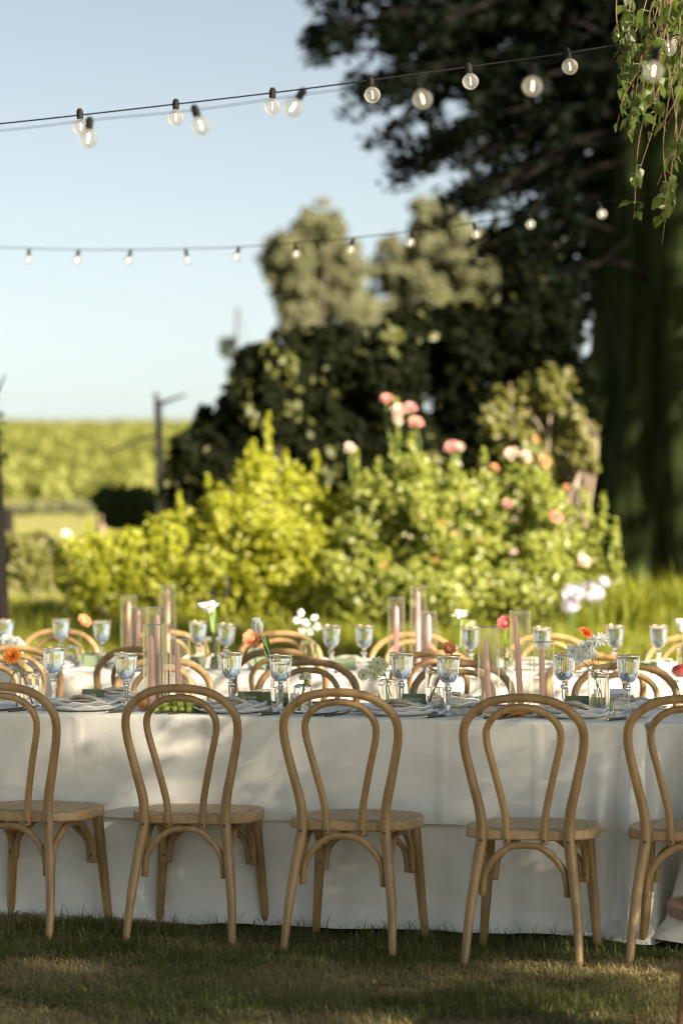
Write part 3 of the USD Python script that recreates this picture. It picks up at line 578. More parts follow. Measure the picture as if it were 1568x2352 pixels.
# ---------------------------------------------------------------- tables (cloths to the ground)
YAW = -12.0; U = np.array([math.cos(math.radians(12)), -math.sin(math.radians(12)), 0]); N_ = np.array([math.sin(math.radians(12)), math.cos(math.radians(12)), 0])
O1 = np.array([0, 11.03, 0]); O2 = np.array([0, 13.55, 0]); ZT = .75
def local_s(px, O):      # distance along the near edge at which the sight line px meets it
    k = (px - 784) / F; return k * O[1] / (U[0] - k * U[1])
def at_table(px, t, O, z=ZT):
    """point on a table: along the sight column px, t metres in from its near edge"""
    k = (px - 784) / F; base = O + N_ * t; s = (k * base[1] - base[0]) / (U[0] - k * U[1]); p = base + U * s; return np.array([p[0], p[1], z])

def cloth_mesh(x0, x1, W, ztop, zbot, off, seed, amp, flare=0., rows=26, ground=False, top=True, crease=()):
    r = .02; pts = []; nor = []; arc = []; step = .016
    def seg(a, b, nrm):
        n = max(2, int(np.linalg.norm(np.subtract(b, a)) / step))
        for t in np.linspace(0, 1, n, endpoint=False): pts.append(np.add(a, np.multiply(np.subtract(b, a), t))); nor.append(nrm)
    def corner(c, a0):
        for t in np.linspace(0, 1, 7, endpoint=False):
            a = math.radians(a0 + 90 * t); pts.append((c[0] + r * math.cos(a), c[1] + r * math.sin(a))); nor.append((math.cos(a), math.sin(a)))
    seg((x0 + r, 0), (x1 - r, 0), (0, -1)); corner((x1 - r, r), -90); seg((x1, r), (x1, W - r), (1, 0)); corner((x1 - r, W - r), 0)
    seg((x1 - r, W), (x0 + r, W), (0, 1)); corner((x0 + r, W - r), 90); seg((x0, W - r), (x0, r), (-1, 0)); corner((x0 + r, r), 180)
    pts, nor = np.array(pts), np.array(nor); n = len(pts)
    cd = np.min([np.hypot(pts[:, 0] - a, pts[:, 1] - b) for a in (x0, x1) for b in (0, W)], axis=0)
    V = []; ztop_ = ztop
    prof = [(0, -.02, 0), (0, -.006, -.0008), (0, 0.0, -.004), (0, .002, -.010)]
    for _, o, z in prof: V.append(np.column_stack([pts + nor * (off + o), np.full(n, ztop + z)]))
    fs = meshkit.fbm(np.column_stack([pts * 3.0, np.zeros(n)]), 3, seed) - .5
    fs2 = meshkit.fbm(np.column_stack([pts * 7.0, np.zeros(n)]), 3, seed + 5) - .5
    for v in np.linspace(0.02, 1, rows):
        z = ztop - .010 - (ztop - .010 - zbot) * v
        diag = meshkit.fbm(np.column_stack([pts[:, 0] * 2.2 + z * 2.0, pts[:, 1] * 2.2, np.full(n, z * 3.2)]), 3, seed + 9) - .5
        diag = diag + .35 * (meshkit.fbm(np.column_stack([pts[:, 0] * 6 - z * 5, pts[:, 1] * 6, np.full(n, z * 7)]), 2, seed + 19) - .5)
        o = off + .002 + amp * (v ** .8) * (fs * 1.5 + fs2 * .5) + amp * .75 * diag * min(1, v * 3) + .006 * v + flare * v * np.exp(-(cd / .12) ** 2) * (1 + 1.2 * np.sin(cd * 55))
        for cx_, cw in crease: o = o + .006 * np.exp(-((pts[:, 0] - cx_) / cw) ** 2) * (pts[:, 1] < .01)
        zz_ = np.full(n, z)
        if ground:
            lip = np.clip((v - .90) / .1, 0, 1); o = o + lip ** 1.5 * (.03 + .06 * fs + .05 * fs2); zz_ = zz_ + lip * .02 * (fs2 + .3)
        V.append(np.column_stack([pts + nor * np.reshape(o, (-1, 1)), zz_]))
    V.append(np.column_stack([V[-1][:, :2] - nor * .006, V[-1][:, 2] + .001]))
    R_ = len(V); V = np.vstack(V); k = np.arange(n); k2 = (k + 1) % n; Fc = []
    for i in range(R_ - 1): Fc += [np.stack([i * n + k, (i + 1) * n + k, (i + 1) * n + k2], 1), np.stack([i * n + k, (i + 1) * n + k2, i * n + k2], 1)]
    m = trimesh.Trimesh(V, np.vstack(Fc), process=False)
    if top:
        c0 = len(V); V2 = np.vstack([V, [[(x0 + x1) / 2, W / 2, ztop]]])
        # top: a strip grid keeps the fan flat
        m = trimesh.Trimesh(V2, np.vstack([np.vstack(Fc), np.stack([k, k2, np.full(n, c0)], 1)]), process=False)
    return m
def table(label, O, s0, s1, W, seed, crease=()):
    t = thing('covered_table', label, 'table', O, YAW)
    obj(t, 'tablecloth', cloth_mesh(s0, s1, W, ZT, .385, .0075, seed, .028, .06, rows=22, crease=crease), MT['cloth_white'], 40)
    obj(t, 'underskirt', cloth_mesh(s0, s1, W, ZT - .02, .012, .0005, seed + 40, .05, .07, rows=40, ground=True, top=False), MT['cloth_under'], 40)
    obj(t, 'tabletop', box((s1 - s0 - .05, W - .05, .02), ((s0 + s1) / 2, W / 2, ZT - .035)), MT['weathered_wood'])
    return t
sA = local_s(1472, O1)
table('long white-clothed near table behind the front row of chairs', O1, -2.1, sA, .80, 91, crease=((local_s(667, O1), .010), (local_s(480, O1), .006), (local_s(1015, O1), .006), (local_s(1235, O1), .008), (local_s(180, O1), .007)))
table('white-clothed table continuing the near row at the right edge', O1 + U * .0, sA + .035, sA + 2.1, .80, 92)
table('white-clothed far table between the two back rows of chairs', O2, -2.4, 2.5, .80, 93)
# corner of another table, right of the frame
t = thing('covered_table', 'white cloth flaring to the grass low at the right edge', 'table', (1.25, 10.60, 0), -8)
obj(t, 'tablecloth', cloth_mesh(0, 1.6, .8, ZT, .035, .004, 99, .03, .075, rows=34, ground=True), MT['cloth_white'], 40)

# ---------------------------------------------------------------- bentwood chair
def make_chair(label, loc, rot, group, wood='chair_wood', seatw='seat_wood'):
    t = thing('bentwood_chair', label, 'chair', loc, rot, group)
    W_ = MT[wood]
    half = [(.188, -.085, -.01), (.174, -.045, .18), (.150, -.008, .36), (.143, 0, .42), (.148, -.004, .50), (.173, -.022, .61), (.196, -.042, .73), (.183, -.057, .80), (.124, -.068, .852), (.055, -.072, .871), (0, -.073, .874)]
    rad = [.0125, .0165, .0185, .0185, .017, .0155, .015, .015, .015, .015, .015]
    full = half + [(-x, y, z) for x, y, z in half[-2::-1]]
    obj(t, 'back_bow', tube(full, rad + rad[-2::-1], 12, 5), W_, True)
    half = [(.061, .010, .392), (.062, .008, .43), (.068, .0, .50), (.096, -.024, .625), (.121, -.042, .735), (.111, -.055, .79), (.066, -.066, .830), (0, -.069, .842)]
    rad = [.0125, .0125, .012, .012, .012, .012, .012, .012]
    obj(t, 'inner_bow', tube(half + [(-x, y, z) for x, y, z in half[-2::-1]], rad + rad[-2::-1], 10, 5), W_, True)
    # seat: rounded outline with cut rear corners
    out = [(-.130, .014), (.130, .014), (.208, .085), (.220, .16), (.219, .25), (.200, .33), (.155, .395), (.085, .43), (0, .44), (-.085, .43), (-.155, .395), (-.200, .33), (-.219, .25), (-.220, .16), (-.208, .085)]
    poly = Polygon(out).buffer(-.012).buffer(.012, quad_segs=4)
    inner = poly.buffer(-.038, quad_segs=3); groove = poly.buffer(-.041, quad_segs=3)
    def slab(pl, z0, z1, bev):
        ms = []
        lay = [(bev, z0), (0, z0 + bev), (0, z1 - bev), (bev * .4, z1 - bev * .3), (bev, z1)]
        n = 96
        rings = []
        for o, z in lay:
            q = pl.buffer(-o) if o else pl
            L = q.exterior; rings.append(np.array([[*L.interpolate(i / n, normalized=True).coords[0], z] for i in range(n)]))
        V = np.vstack(rings); k = np.arange(n); k2 = (k + 1) % n; Fc = []
        for i in range(len(rings) - 1): Fc += [np.stack([i * n + k, i * n + k2, i * n + n + k2], 1), np.stack([i * n + k, i * n + n + k2, i * n + n + k], 1)]
        V = np.vstack([V, [0, .22, z0], [0, .22, z1]]); c0 = len(V) - 2; o = (len(rings) - 1) * n
        Fc += [np.stack([np.full(n, c0), k2, k], 1), np.stack([np.full(n, c0 + 1), o + k, o + k2], 1)]
        return trimesh.Trimesh(V, np.vstack(Fc), process=False)
    ring = slab(poly, .404, .437, .005)
    obj(t, 'seat', ring, MT[seatw], 35)
    pan = trimesh.creation.extrude_polygon(groove, .003, engine='earcut'); pan.apply_translation((0, 0, .4365))
    obj(t, 'seat_panel', pan, MT[seatw])
    for sx in (-1, 1):
        obj(t, 'front_leg', tube([(sx * .165, .345, .408), (sx * .178, .362, .22), (sx * .196, .385, -.01)], [.0195, .018, .0135], 12, 4), W_, True)
    def hoop(a, b, top, mat_=W_):
        a, b = np.array(a), np.array(b); m = (a + b) / 2; m[2] = top
        pa, pb = a * .86 + b * .14, a * .14 + b * .86; pa[2] = pb[2] = top - .045
        qa, qb = a * .68 + b * .32, a * .32 + b * .68; qa[2] = qb[2] = top - .006
        ea, eb = a * .97 + b * .03, a * .03 + b * .97; ea[2] = eb[2] = a[2] + .07
        return tube([a, ea, pa, qa, m, qb, pb, eb, b], [.012, .012, .0115, .0112, .0112, .0112, .0115, .012, .012], 8, 4)
    obj(t, 'brace', hoop((-.140, -.006, .225), (.140, -.006, .225), .390), W_, True)
    obj(t, 'brace', hoop((-.146, .325, .235), (.146, .325, .235), .390), W_, True)
    for sx in (-1, 1):
        obj(t, 'brace', hoop((sx * .147, .022, .235), (sx * .161, .322, .235), .390), W_, True)
    for (x, y, z) in ((-.143, -.0185, .405), (.143, -.0185, .405), (-.061, -.003, .405), (.061, -.003, .405)):
        obj(t, 'bolt', moved(rotm([1, 0, 0], 90, trimesh.creation.cylinder(.0055, .006, sections=10)), (x, y, z)), MT['bolt_metal'])
    for sx in (-1, 1):
        obj(t, 'bolt', moved(rotm([1, 0, 0], 90, trimesh.creation.cylinder(.005, .006, sections=10)), (sx * .159, .309, .262)), MT['bolt_metal'])
    return t
def chair_at(px, D):   # D: distance of the back at seat height
    x = (px - 784) * D / F; return (x, D, float(ground_z(x, D)) * 0)
G1 = 'bentwood chairs in the front row'
ch0 = make_chair('pale bentwood chair in the front row with its seat in full sun, leftmost', chair_at(24, 10.85), -21, G1)
for px, D_, yw, lab in ((424, 10.75, -12, 'bentwood chair in front of the green grapes, sun streak on its back'), (789, 10.53, -14, 'bentwood chair in front of the round cream flower head, middle of the front row'),
                        (1206, 10.25, -11, 'bentwood chair in front of the halved orange fruit, front row'), (1584, 10.2, -12, 'bentwood chair at the gap between the two near tables, cut by the right edge')):
    copy_of(ch0, lab, chair_at(px, D_), yw, G1)
G2 = 'bentwood chairs on the far side of the near table'
for px, lab in ((-34, 'bentwood chair across the near table at the left edge, behind the orange dahlia'), (366, 'bentwood chair across the near table behind the left candles'), (700, 'bentwood chair across the near table behind the cream round flower'),
                (1055, 'bentwood chair across the near table left of the right candles'), (1433, 'bentwood chair across the near table behind the rightmost near goblet')):
    D_ = 12.28 - (px - 700) * .00035; copy_of(ch0, lab, chair_at(px, D_), 180 - 12 + random.uniform(-4, 4), G2)
G3 = 'bentwood chairs on the near side of the far table'
for px, lab in ((45, 'shaded bentwood chair before the far table behind the orange dahlia'), (331, 'shaded bentwood chair before the far table behind the left candle glasses'), (648, 'shaded bentwood chair before the far table behind the near white tulip'),
                (1012, 'shaded bentwood chair before the far table behind the pink ranunculus'), (1370, 'shaded bentwood chair before the far table behind the white star flowers')):
    D_ = 13.2 - (px - 700) * .00045; copy_of(ch0, lab, chair_at(px, D_), -12 + random.uniform(-3, 3), G3)
G4 = 'sunlit bentwood chairs behind the far table'
for px, lab in ((125, 'sunlit bentwood chair behind the far table at the left, by the bright orange flower'), (368, 'sunlit bentwood chair behind the left candles of the far table'), (635, 'sunlit bentwood chair behind the peach flower on the far table'),
                (944, 'sunlit bentwood chair behind the mauve candles of the far table'), (1252, 'sunlit bentwood chair behind the tallest pink candle of the near table'), (1578, 'sunlit bentwood chair behind the far table at the right edge')):
    D_ = 14.72 - (px - 700) * .00045; copy_of(ch0, lab, chair_at(px, D_), 180 - 12 + random.uniform(-4, 4), G4)
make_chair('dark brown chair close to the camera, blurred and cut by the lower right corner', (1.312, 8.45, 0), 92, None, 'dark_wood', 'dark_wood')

# ---------------------------------------------------------------- tableware
def goblet(label, p, group):
    t = thing('crystal_goblet', label, 'wine glass', p, 0, group)
    def cut(R, Z, T):
        w = np.clip((Z - .108) / .02, 0, 1) * np.clip((.198 - Z) / .01, 0, 1)
        low = np.clip((.152 - Z) / .012, 0, 1)
        dia = np.abs(((T * 14 / (2 * np.pi) + (Z - .11) * 45) % 1) - .5) + np.abs(((T * 14 / (2 * np.pi) - (Z - .11) * 45) % 1) - .5)
        fl = np.abs(((T * 22 / (2 * np.pi)) % 1) - .5) * (.55 + .45 * np.cos(T * 7))
        out = R > 0
        d = (low * (dia - .5) * .0030 + (1 - low) * (fl - .25) * .0030) * w
        sel = np.zeros_like(R); sel[:nout] = 1
        return R + d * sel, Z
    zo = np.linspace(.112, .2, 30); ro = np.interp(zo, [.112, .118, .125, .135, .15, .17, .19, .2], [.013, .0215, .0275, .033, .0368, .0390, .0408, .0418])
    outer = [(.0, .1105)] + list(zip(ro, zo)) + [(.0432, .2075), (.0436, .2100)]
    nout = len(outer)
    inner = [(.0424, .2100)] + [(r - .0028, z) for r, z in zip(ro[::-1], zo[::-1]) if z > .119] + [(.010, .1185), (0, .1175)]
    prof = outer + inner
    obj(t, 'bowl', lathe(prof, 112, cut), MT['cut_glass'], 25)
    wz = .197; wi = [(0, .1180)] + [(r - .0031, z) for r, z in zip(ro, zo) if z > .1205 and z < wz] + [(np.interp(wz, zo, ro) - .0031, wz), (0, wz)]
    obj(t, 'water', lathe(wi, 40), MT['water'], 40)
    obj(t, 'stem', lathe([(0, .1100), (.010, .1098), (.0062, .105), (.0082, .101), (.0138, .095), (.0138, .090), (.0085, .0855), (.0102, .082), (.0085, .060), (.0060, .038), (.0065, .030), (.0095, .0205), (0, .0204)], 14), MT['cut_glass'], 25)
    obj(t, 'foot', lathe([(0, .0200), (.0097, .0200), (.018, .012), (.030, .0065), (.0365, .0040), (.0370, .0015), (.0360, .0004), (0, .0004)], 40, lambda R, Z, T: (R * (1 + .015 * np.cos(T * 16) * (R > .02)), Z)), MT['cut_glass'], 30)
    obj(t, 'gold_rim', lathe([(.0437, .2070), (.0441, .2102), (.0432, .2115), (.0420, .2102), (.0424, .2075)], 56), MT['gold'], True)
    return t
gob = None
def put_goblet(px, D_, label, group, O):
    global gob
    p = np.array([(px - 784) * D_ / F, D_, ZT + .0005])
    if gob is None: gob = goblet(label, p, group)
    else: copy_of(gob, label, p, random.uniform(0, 360), group)
GG1 = 'goblets on the near table'; GG2 = 'goblets on the far table'
for px, ry, lab in ((124, 1488, 'cut crystal goblet between the orange dahlia and the GIA card'), (289, 1500, 'cut crystal goblet just left of the left candles'), (530, 1498, 'cut crystal goblet behind the SUSAN card'),
                    (644, 1504.5, 'cut crystal goblet in front of the white tulip stem'), (922, 1500, 'cut crystal goblet behind the BERKLEY card and pale star flowers'), (1029, 1507, 'cut crystal goblet below the pink ranunculus'),
                    (1295, 1502, 'cut crystal goblet behind the ERIC card'), (1442, 1506, 'cut crystal goblet at the right end of the near table')):
    D_ = (HC - ZT - .21) * F / (ry - 1130); k = (px - 784) / F; De = at_table(px, 0, O1)[1]; D_ = min(max(D_, De + .14), De + .62)
    put_goblet(px, D_, lab, GG1, O1)
for px, ry, lab in ((12, 1424, 'blurred goblet on the far table at the left edge above the white flowers'), (140, 1422, 'blurred goblet left of the bright orange flower on the far table'), (234, 1426, 'blurred goblet right of the bright orange flower on the far table'),
                    (455, 1427, 'blurred goblet left of the open white tulip on the far table'), (520, 1433, 'blurred goblet right of the open white tulip on the far table'), (761, 1439, 'blurred goblet right of the white flower cluster on the far table'),
                    (836, 1442, 'blurred goblet left of the mauve candles on the far table'), (1081, 1440, 'blurred goblet right of the pale blue-white flower on the far table'), (1245, 1441, 'blurred goblet behind the shortest right candle glass'),
                    (1412, 1437, 'blurred goblet right of the rust flower on the far table'), (1512, 1437, 'blurred goblet nearest the right edge on the far table')):
    De = at_table(px, 0, O2)[1]; D_ = (HC - ZT - .21) * F / (ry - 1130); D_ = min(max(D_, De + .14), De + .66)
    put_goblet(px, D_, lab, GG2, O2)

def hurricane(px, D_, H, wax_top, lab, group, cmat='candle_wax', lean=(0, 0), dx=0.):
    p = np.array([(px - 784) * D_ / F, D_, ZT + .0006]); R_ = .0385
    t = thing('glass_cylinder', f'clear glass cylinder {lab}', 'candle glass', p, 0, group)
    obj(t, 'glass', lathe([(0, .0004), (R_ - .002, .0004), (R_, .003), (R_, H - .001)], 56), MT['cylinder_glass'], 30)
    obj(t, 'inner_wall', lathe([(R_ - .0028, H - .001), (R_ - .0028, .006), (0, .006)], 56), MT['cylinder_glass'], 30)
    obj(t, 'rim', lathe([(R_ - .0028, H - .0008), (R_ - .0028, H + .0004), (R_ - .0014, H + .0012), (R_, H + .0004), (R_, H - .0008), (R_ - .0028, H - .0008)], 56), MT['clear_glass'], True)
    c = thing('taper_candle', f'{"mauve" if cmat == "candle_mauve" else "pink"} taper in the cylinder {lab}', 'candle', (p[0] + dx, p[1], p[2] + .0064), 0, 'candles ' + group)
    L = wax_top; tip = np.array([lean[0], lean[1], L])
    ax = lambda z: (lean[0] * z / L, lean[1] * z / L, z)
    obj(c, 'wax', tube([ax(0), ax(L * .5), ax(L - .03), ax(L - .012), ax(L - .003), ax(L)], [.0115, .0108, .0098, .0088, .0055, .0018], 16), MT[cmat], 40)
    obj(c, 'wick', tube([ax(L - .001), (lean[0] - .001, lean[1], L + .008), (lean[0] - .004, lean[1], L + .014)], .0008, 5, 3), MT['wick'], True)
def Dn(px, t, O): return at_table(px, t, O)[1]
HL, HR = 'left candle group, near table', 'right candle group, near table'
hurricane(352.6, Dn(352, .20, O1), .310, .265, 'of middle height at the front of the near left group', HL, lean=(-.006, 0), dx=-.003)
hurricane(361, Dn(361, .36, O1), .368, .335, 'tallest in the near left group', HL, lean=(-.004, 0), dx=.004)
hurricane(413, Dn(413, .24, O1), .258, .235, 'shortest in the near left group, over the grapes', HL, lean=(-.006, 0), dx=-.004)
hurricane(1122, Dn(1122, .20, O1), .313, .258, 'of middle height, leftmost in the near right group', HR, lean=(-.016, 0), dx=.004)
hurricane(1194.5, Dn(1194, .26, O1), .370, .345, 'tallest in the near right group', HR, lean=(-.022, 0), dx=.004)
hurricane(1248.7, Dn(1248, .24, O1), .260, .232, 'shortest and rightmost in the near right group', HR, lean=(-.004, 0), dx=-.004)
HL2, HR2 = 'left candle group, far table', 'right candle group, far table'
hurricane(296, Dn(296, .38, O2), .325, .29, 'of middle height, leftmost in the far left group', HL2)
hurricane(318, Dn(318, .30, O2), .272, .255, 'shortest in the far left group', HL2)
hurricane(385, Dn(385, .40, O2), .374, .345, 'tallest in the far left group', HL2)
hurricane(910, Dn(910, .36, O2), .325, .282, 'of middle height, leftmost in the far right group', HR2, 'candle_mauve')
hurricane(961, Dn(961, .42, O2), .374, .345, 'tallest in the far right group', HR2, 'candle_mauve', lean=(-.004, 0))
hurricane(984, Dn(984, .30, O2), .268, .248, 'shortest and rightmost in the far right group', HR2, 'candle_mauve')

# plates, napkins, cards, cutlery
def plate_mesh(R_, h, waves, rs):
    ph = rs.uniform(0, 6)
    def md(R, Z, T):
        w = np.clip((R - R_ * .6) / (R_ * .4), 0, 1) ** 1.5
        return R * (1 + .018 * w * np.sin(T * waves + ph)), Z + w * .0035 * (np.sin(T * waves + ph) + .4 * np.sin(T * 5 + 1))
    return lathe([(0, .0), (R_ * .55, 0), (R_ * .62, .003), (R_ * .86, h * .55), (R_ * .985, h), (R_, h + .0012), (R_ * .99, h + .0035), (R_ * .85, h * .6 + .0035), (R_ * .62, .0075), (R_ * .5, .0055), (0, .0055)], 96, md)
plate0 = charger0 = None
def place(px, t_, O, lab, group, small=False):
    """a wide scalloped charger with a smaller plate on it"""
    global plate0, charger0
    p = at_table(px, t_, O)
    p[2] = ZT + .0006
    rs = np.random.default_rng(5)
    if charger0 is None:
        charger0 = thing('charger_plate', 'wide scalloped white charger plate ' + lab, 'plate', p, 0, 'chargers ' + group); obj(charger0, 'plate', plate_mesh(.142, .019, 11, rs), MT['stoneware'], 30)
        plate0 = thing('scalloped_plate', 'small scalloped white plate on the charger ' + lab, 'plate', p + [0, 0, .010], 0, 'plates ' + group); obj(plate0, 'plate', plate_mesh(.125, .022, 9, rs), MT['stoneware'], 30)
    else:
        copy_of(charger0, 'wide scalloped white charger plate ' + lab, p, random.uniform(0, 360), 'chargers ' + group)
        copy_of(plate0, 'small scalloped white plate on the charger ' + lab, p + [0, 0, .010], random.uniform(0, 360), 'plates ' + group)
    return p
def napkin_mesh(rs, w=.125, d=.10):
    # a cloth folded back and forth, seen end-on in front; its layers part a little
    prof = []; layers = 5; z = .002
    for i in range(layers):
        xa, xb = (-w / 2, w / 2) if i % 2 == 0 else (w / 2, -w / 2)
        xa *= rs.uniform(.9, 1.02); xb *= rs.uniform(.9, 1.02)
        for s in np.linspace(0, 1, 7): prof.append((xa + (xb - xa) * s, z + .0012 * math.sin(s * 6 + i)))
        bx = xb + math.copysign(.004, xb); prof.append((bx, z + .0021)); z += .0043
    prof = np.array(prof); n = len(prof); m = 9; V = []
    tg = np.gradient(prof, axis=0); tg /= np.linalg.norm(tg, axis=1, keepdims=True); nr = np.column_stack([-tg[:, 1], tg[:, 0]])
    for sgn in (-1, 1):
        for j, yv in enumerate(np.linspace(-d / 2, d / 2, m)):
            pr = prof + nr * sgn * .0009
            hump = .006 * np.sin((pr[:, 0] / w + .5) * np.pi * 1.0) * (pr[:, 1] / .022) + .004 * np.sin(yv * 40 + pr[:, 0] * 30) * (pr[:, 1] / .022)
            V.append(np.column_stack([pr[:, 0] + yv * .25 + .003 * np.sin(yv * 60 + pr[:, 1] * 300), np.full(n, yv) + .004 * np.sin(pr[:, 0] * 50), pr[:, 1] + hump]))
    V = np.vstack(V); Fc = []
    idx = np.arange(2 * m * n).reshape(2, m, n)
    for s in (0, 1):
        a, b, c, d_ = idx[s, :-1, :-1].ravel(), idx[s, :-1, 1:].ravel(), idx[s, 1:, 1:].ravel(), idx[s, 1:, :-1].ravel()
        Fc += [np.stack([a, b, c], 1), np.stack([a, c, d_], 1)]
    for j in (0, m - 1):
        a, b, c, d_ = idx[0, j, :-1], idx[0, j, 1:], idx[1, j, 1:], idx[1, j, :-1]; Fc += [np.stack([a, b, c], 1), np.stack([a, c, d_], 1)]
    return trimesh.Trimesh(V, np.vstack(Fc), process=False)
def napkin(p, lab, group, seed, rot):
    rs = np.random.default_rng(seed)
    t = thing('napkin', lab, 'napkin', p + [0, 0, .0165], YAW + rot, group)
    obj(t, 'folds', napkin_mesh(rs), MT['napkin_print'], 40)
    # loose corner turned over the top
    u = np.linspace(0, 1, 10); v = np.linspace(0, 1, 8); UU, VV = np.meshgrid(u, v, indexing='ij')
    x = -.035 + UU * .13; y = -.045 + VV * .085 * (1 - UU * .45) + UU * .02; z = .029 - .014 * UU ** 2 + .006 * np.sin(VV * 9 + UU * 4) + .009 * np.sin(np.pi * np.clip(UU * 1.2, 0, 1)) * (.5 + VV * .5)
    k = np.arange(80).reshape(10, 8); a, b, c, d_ = k[:-1, :-1].ravel(), k[:-1, 1:].ravel(), k[1:, 1:].ravel(), k[1:, :-1].ravel()
    V = np.stack([x, y, z], -1).reshape(-1, 3); Fc = np.vstack([np.stack([a, b, c], 1), np.stack([a, c, d_], 1)])
    V2 = np.vstack([V, V - [0, 0, .0016]]); obj(t, 'loose_corner', trimesh.Trimesh(V2, np.vstack([Fc, Fc[:, ::-1] + 80]), process=False), MT['napkin_print'], 60)
def card(p, word, lab, group, rot, m='card_green', w=.086, h=.068):
    t = thing('place_card', lab, 'place card', p, YAW + rot, group)
    fr = moved(box((w, .0006, h)), (0, 0, h / 2)); fr = rotm([1, 0, 0], -14, fr); a_ = math.radians(14)
    front = moved(fr, (0, -h * math.sin(a_), 0)); back = moved(rotm([1, 0, 0], 28, fr), (0, h * math.sin(a_), 0))
    obj(t, 'front', front, MT[m]); obj(t, 'back', moved(back, (0, .0002, -.0006)), MT[m])
    ins = moved(rotm([1, 0, 0], 14, moved(box((w - .001, .0002, h - .002)), (0, 0, h / 2))), (0, h * math.sin(a_) - .0007, -.001)); obj(t, 'lining', ins, MT['card_inside'])
    if word:
        hh = .0105; tm = meshkit.text_mesh(word, hh, .0003); tm.apply_translation((-(tm.bounds[0][0] + tm.bounds[1][0]) / 2, 0, 0)); tm = rotm([1, 0, 0], 90, tm)
        tm = moved(tm, (0, -.0004, h * .60)); tm = rotm([1, 0, 0], -14, tm); obj(t, 'lettering', moved(tm, (0, -h * math.sin(a_), 0)), MT['card_ink'])
        sq = [(x, -.0007, h * .40 + .0035 * math.sin(x * 900) * math.cos(x * 260)) for x in np.linspace(-.013, .019, 60)]
        sq = rotm([1, 0, 0], -14, tube(sq, .00035, 4)); obj(t, 'script_line', moved(sq, (0, -h * math.sin(a_), 0)), MT['card_ink'])
def fork(p, lab, rot, group):
    t = thing('fork', lab, 'fork', p, YAW + rot, group)
    obj(t, 'handle', tube([(0, -.10, .004), (0, -.05, .0045), (0, .0, .006), (0, .03, .010)], [.0048, .0050, .0036, .0026], 8, 4), MT['pewter'], True)
    ms = [moved(box((.021, .022, .0022), bevel=.001), (0, .043, .0115))]
    for k in range(4): ms.append(tube([(-.0085 + k * .00567, .05, .0115), (-.0085 + k * .00567, .075, .010), (-.0085 + k * .00567, .098, .0155)], [.0016, .0014, .0009], 6, 3))
    obj(t, 'tines', cat_(ms), MT['steel'], 40)
def knife(p, lab, rot, group):
    t = thing('table_knife', lab, 'knife', p, YAW + rot, group)
    obj(t, 'handle', tube([(0, -.11, .005), (0, -.09, .0055), (0, -.02, .0045)], [.0055, .0058, .0045], 8, 3), MT['pewter'], True)
    obj(t, 'end_cap', moved(trimesh.creation.icosphere(2, .0062), (0, -.112, .006)), MT['gold'], True)
    obj(t, 'blade', moved(box((.014, .11, .0016), bevel=.0006), (0, .037, .004)), MT['steel'])
NE = (('GIA', 192, 'card_green', 214), ('SUSAN', 532, 'card_olive', 573), ('BERKLEY', 911, 'card_green', 950), ('ERIC', 1315, 'card_green', 1326))
for i, (w, px, cm, pc) in enumerate(NE):
    p = place(px, .165, O1, f'in front of the {w} card', 'near settings'); napkin(p + U * -.01, f'flower-printed napkin on the plate in front of the {w} card', 'napkins of the near settings', 100 + i, (4, -6, 10, -14)[i])
    pk = at_table(pc, .315, O1); card(pk + [0, 0, .001], w, f'small folded green card lettered {w}', 'place cards with names', (-4, 14, 2, 4)[i], cm)
    pf = at_table((66, 431, 789, 1184)[i], .105, O1); fork(pf + [0, 0, .0005], f'fork left of the plate with the {w} card, nearer the plate', -28, 'forks'); fork(pf + U * -.045 + N_ * .012 + [0, 0, .0005], f'fork left of the plate with the {w} card, farther from the plate', -32, 'forks')
    pq = at_table((300, 650, 1030, 1445)[i], .115, O1); knife(pq + [0, 0, .0005], f'gold-ended knife right of the plate with the {w} card', -35, 'knives')
for i, (px, lab, pc) in enumerate(((270, 'across the near table behind the GIA card', None), (612, 'across the near table behind the SUSAN card', 618), (1035, 'across the near table below the pink ranunculus', None), (1432, 'across the near table behind the rightmost goblet', 1385))):
    p = place(px, .63, O1, lab, 'opposite settings'); napkin(p, 'flower-printed napkin on the plate ' + lab, 'napkins of the opposite settings', 120 + i, 170 + i * 7)
    if pc: card(at_table(pc, .42, O1) + [0, 0, .001], None, f'blank back of a green folded card {lab}', 'cards seen from behind', 180 + 6, 'card_olive' if i == 1 else 'card_green', h=.058)
    pf = at_table((420, 752, 1160, 1493)[i], .66, O1); fork(pf + [0, 0, .0005], 'fork to the right of the plate ' + lab, 180 + 70, 'forks across the table')
card(at_table(1418, .72, O1) + [0, 0, .001], None, 'pale lilac folded card standing behind the rightmost near goblet', 'cards seen from behind', 40, 'card_inside', w=.07, h=.07)
FN = ((95, 'on the far table at the left'), (385, 'on the far table right of the left candles'), (700, 'on the far table below the white flower cluster'), (1060, 'on the far table right of the mauve candles'), (1415, 'on the far table behind the white star flowers'))
for i, (px, lab) in enumerate(FN):
    p = place(px, .165, O2, lab, 'far table, near side'); napkin(p, 'blurred printed napkin on the plate ' + lab, 'napkins on the far table', 140 + i, i * 9 - 10)
FF = ((210, 'of the far settings behind the bright orange flower'), (470, 'of the far settings below the open white tulip'), (800, 'of the far settings between the two goblets'), (1215, 'of the far settings behind the tallest pink candle'), (1525, 'of the far settings by the right edge'))
for i, (px, lab) in enumerate(FF):
    p = place(px, .63, O2, lab, 'far table, far side'); napkin(p, 'blurred printed napkin on the plate ' + lab, 'napkins on the far side of the far table', 160 + i, i * 8 + 150)
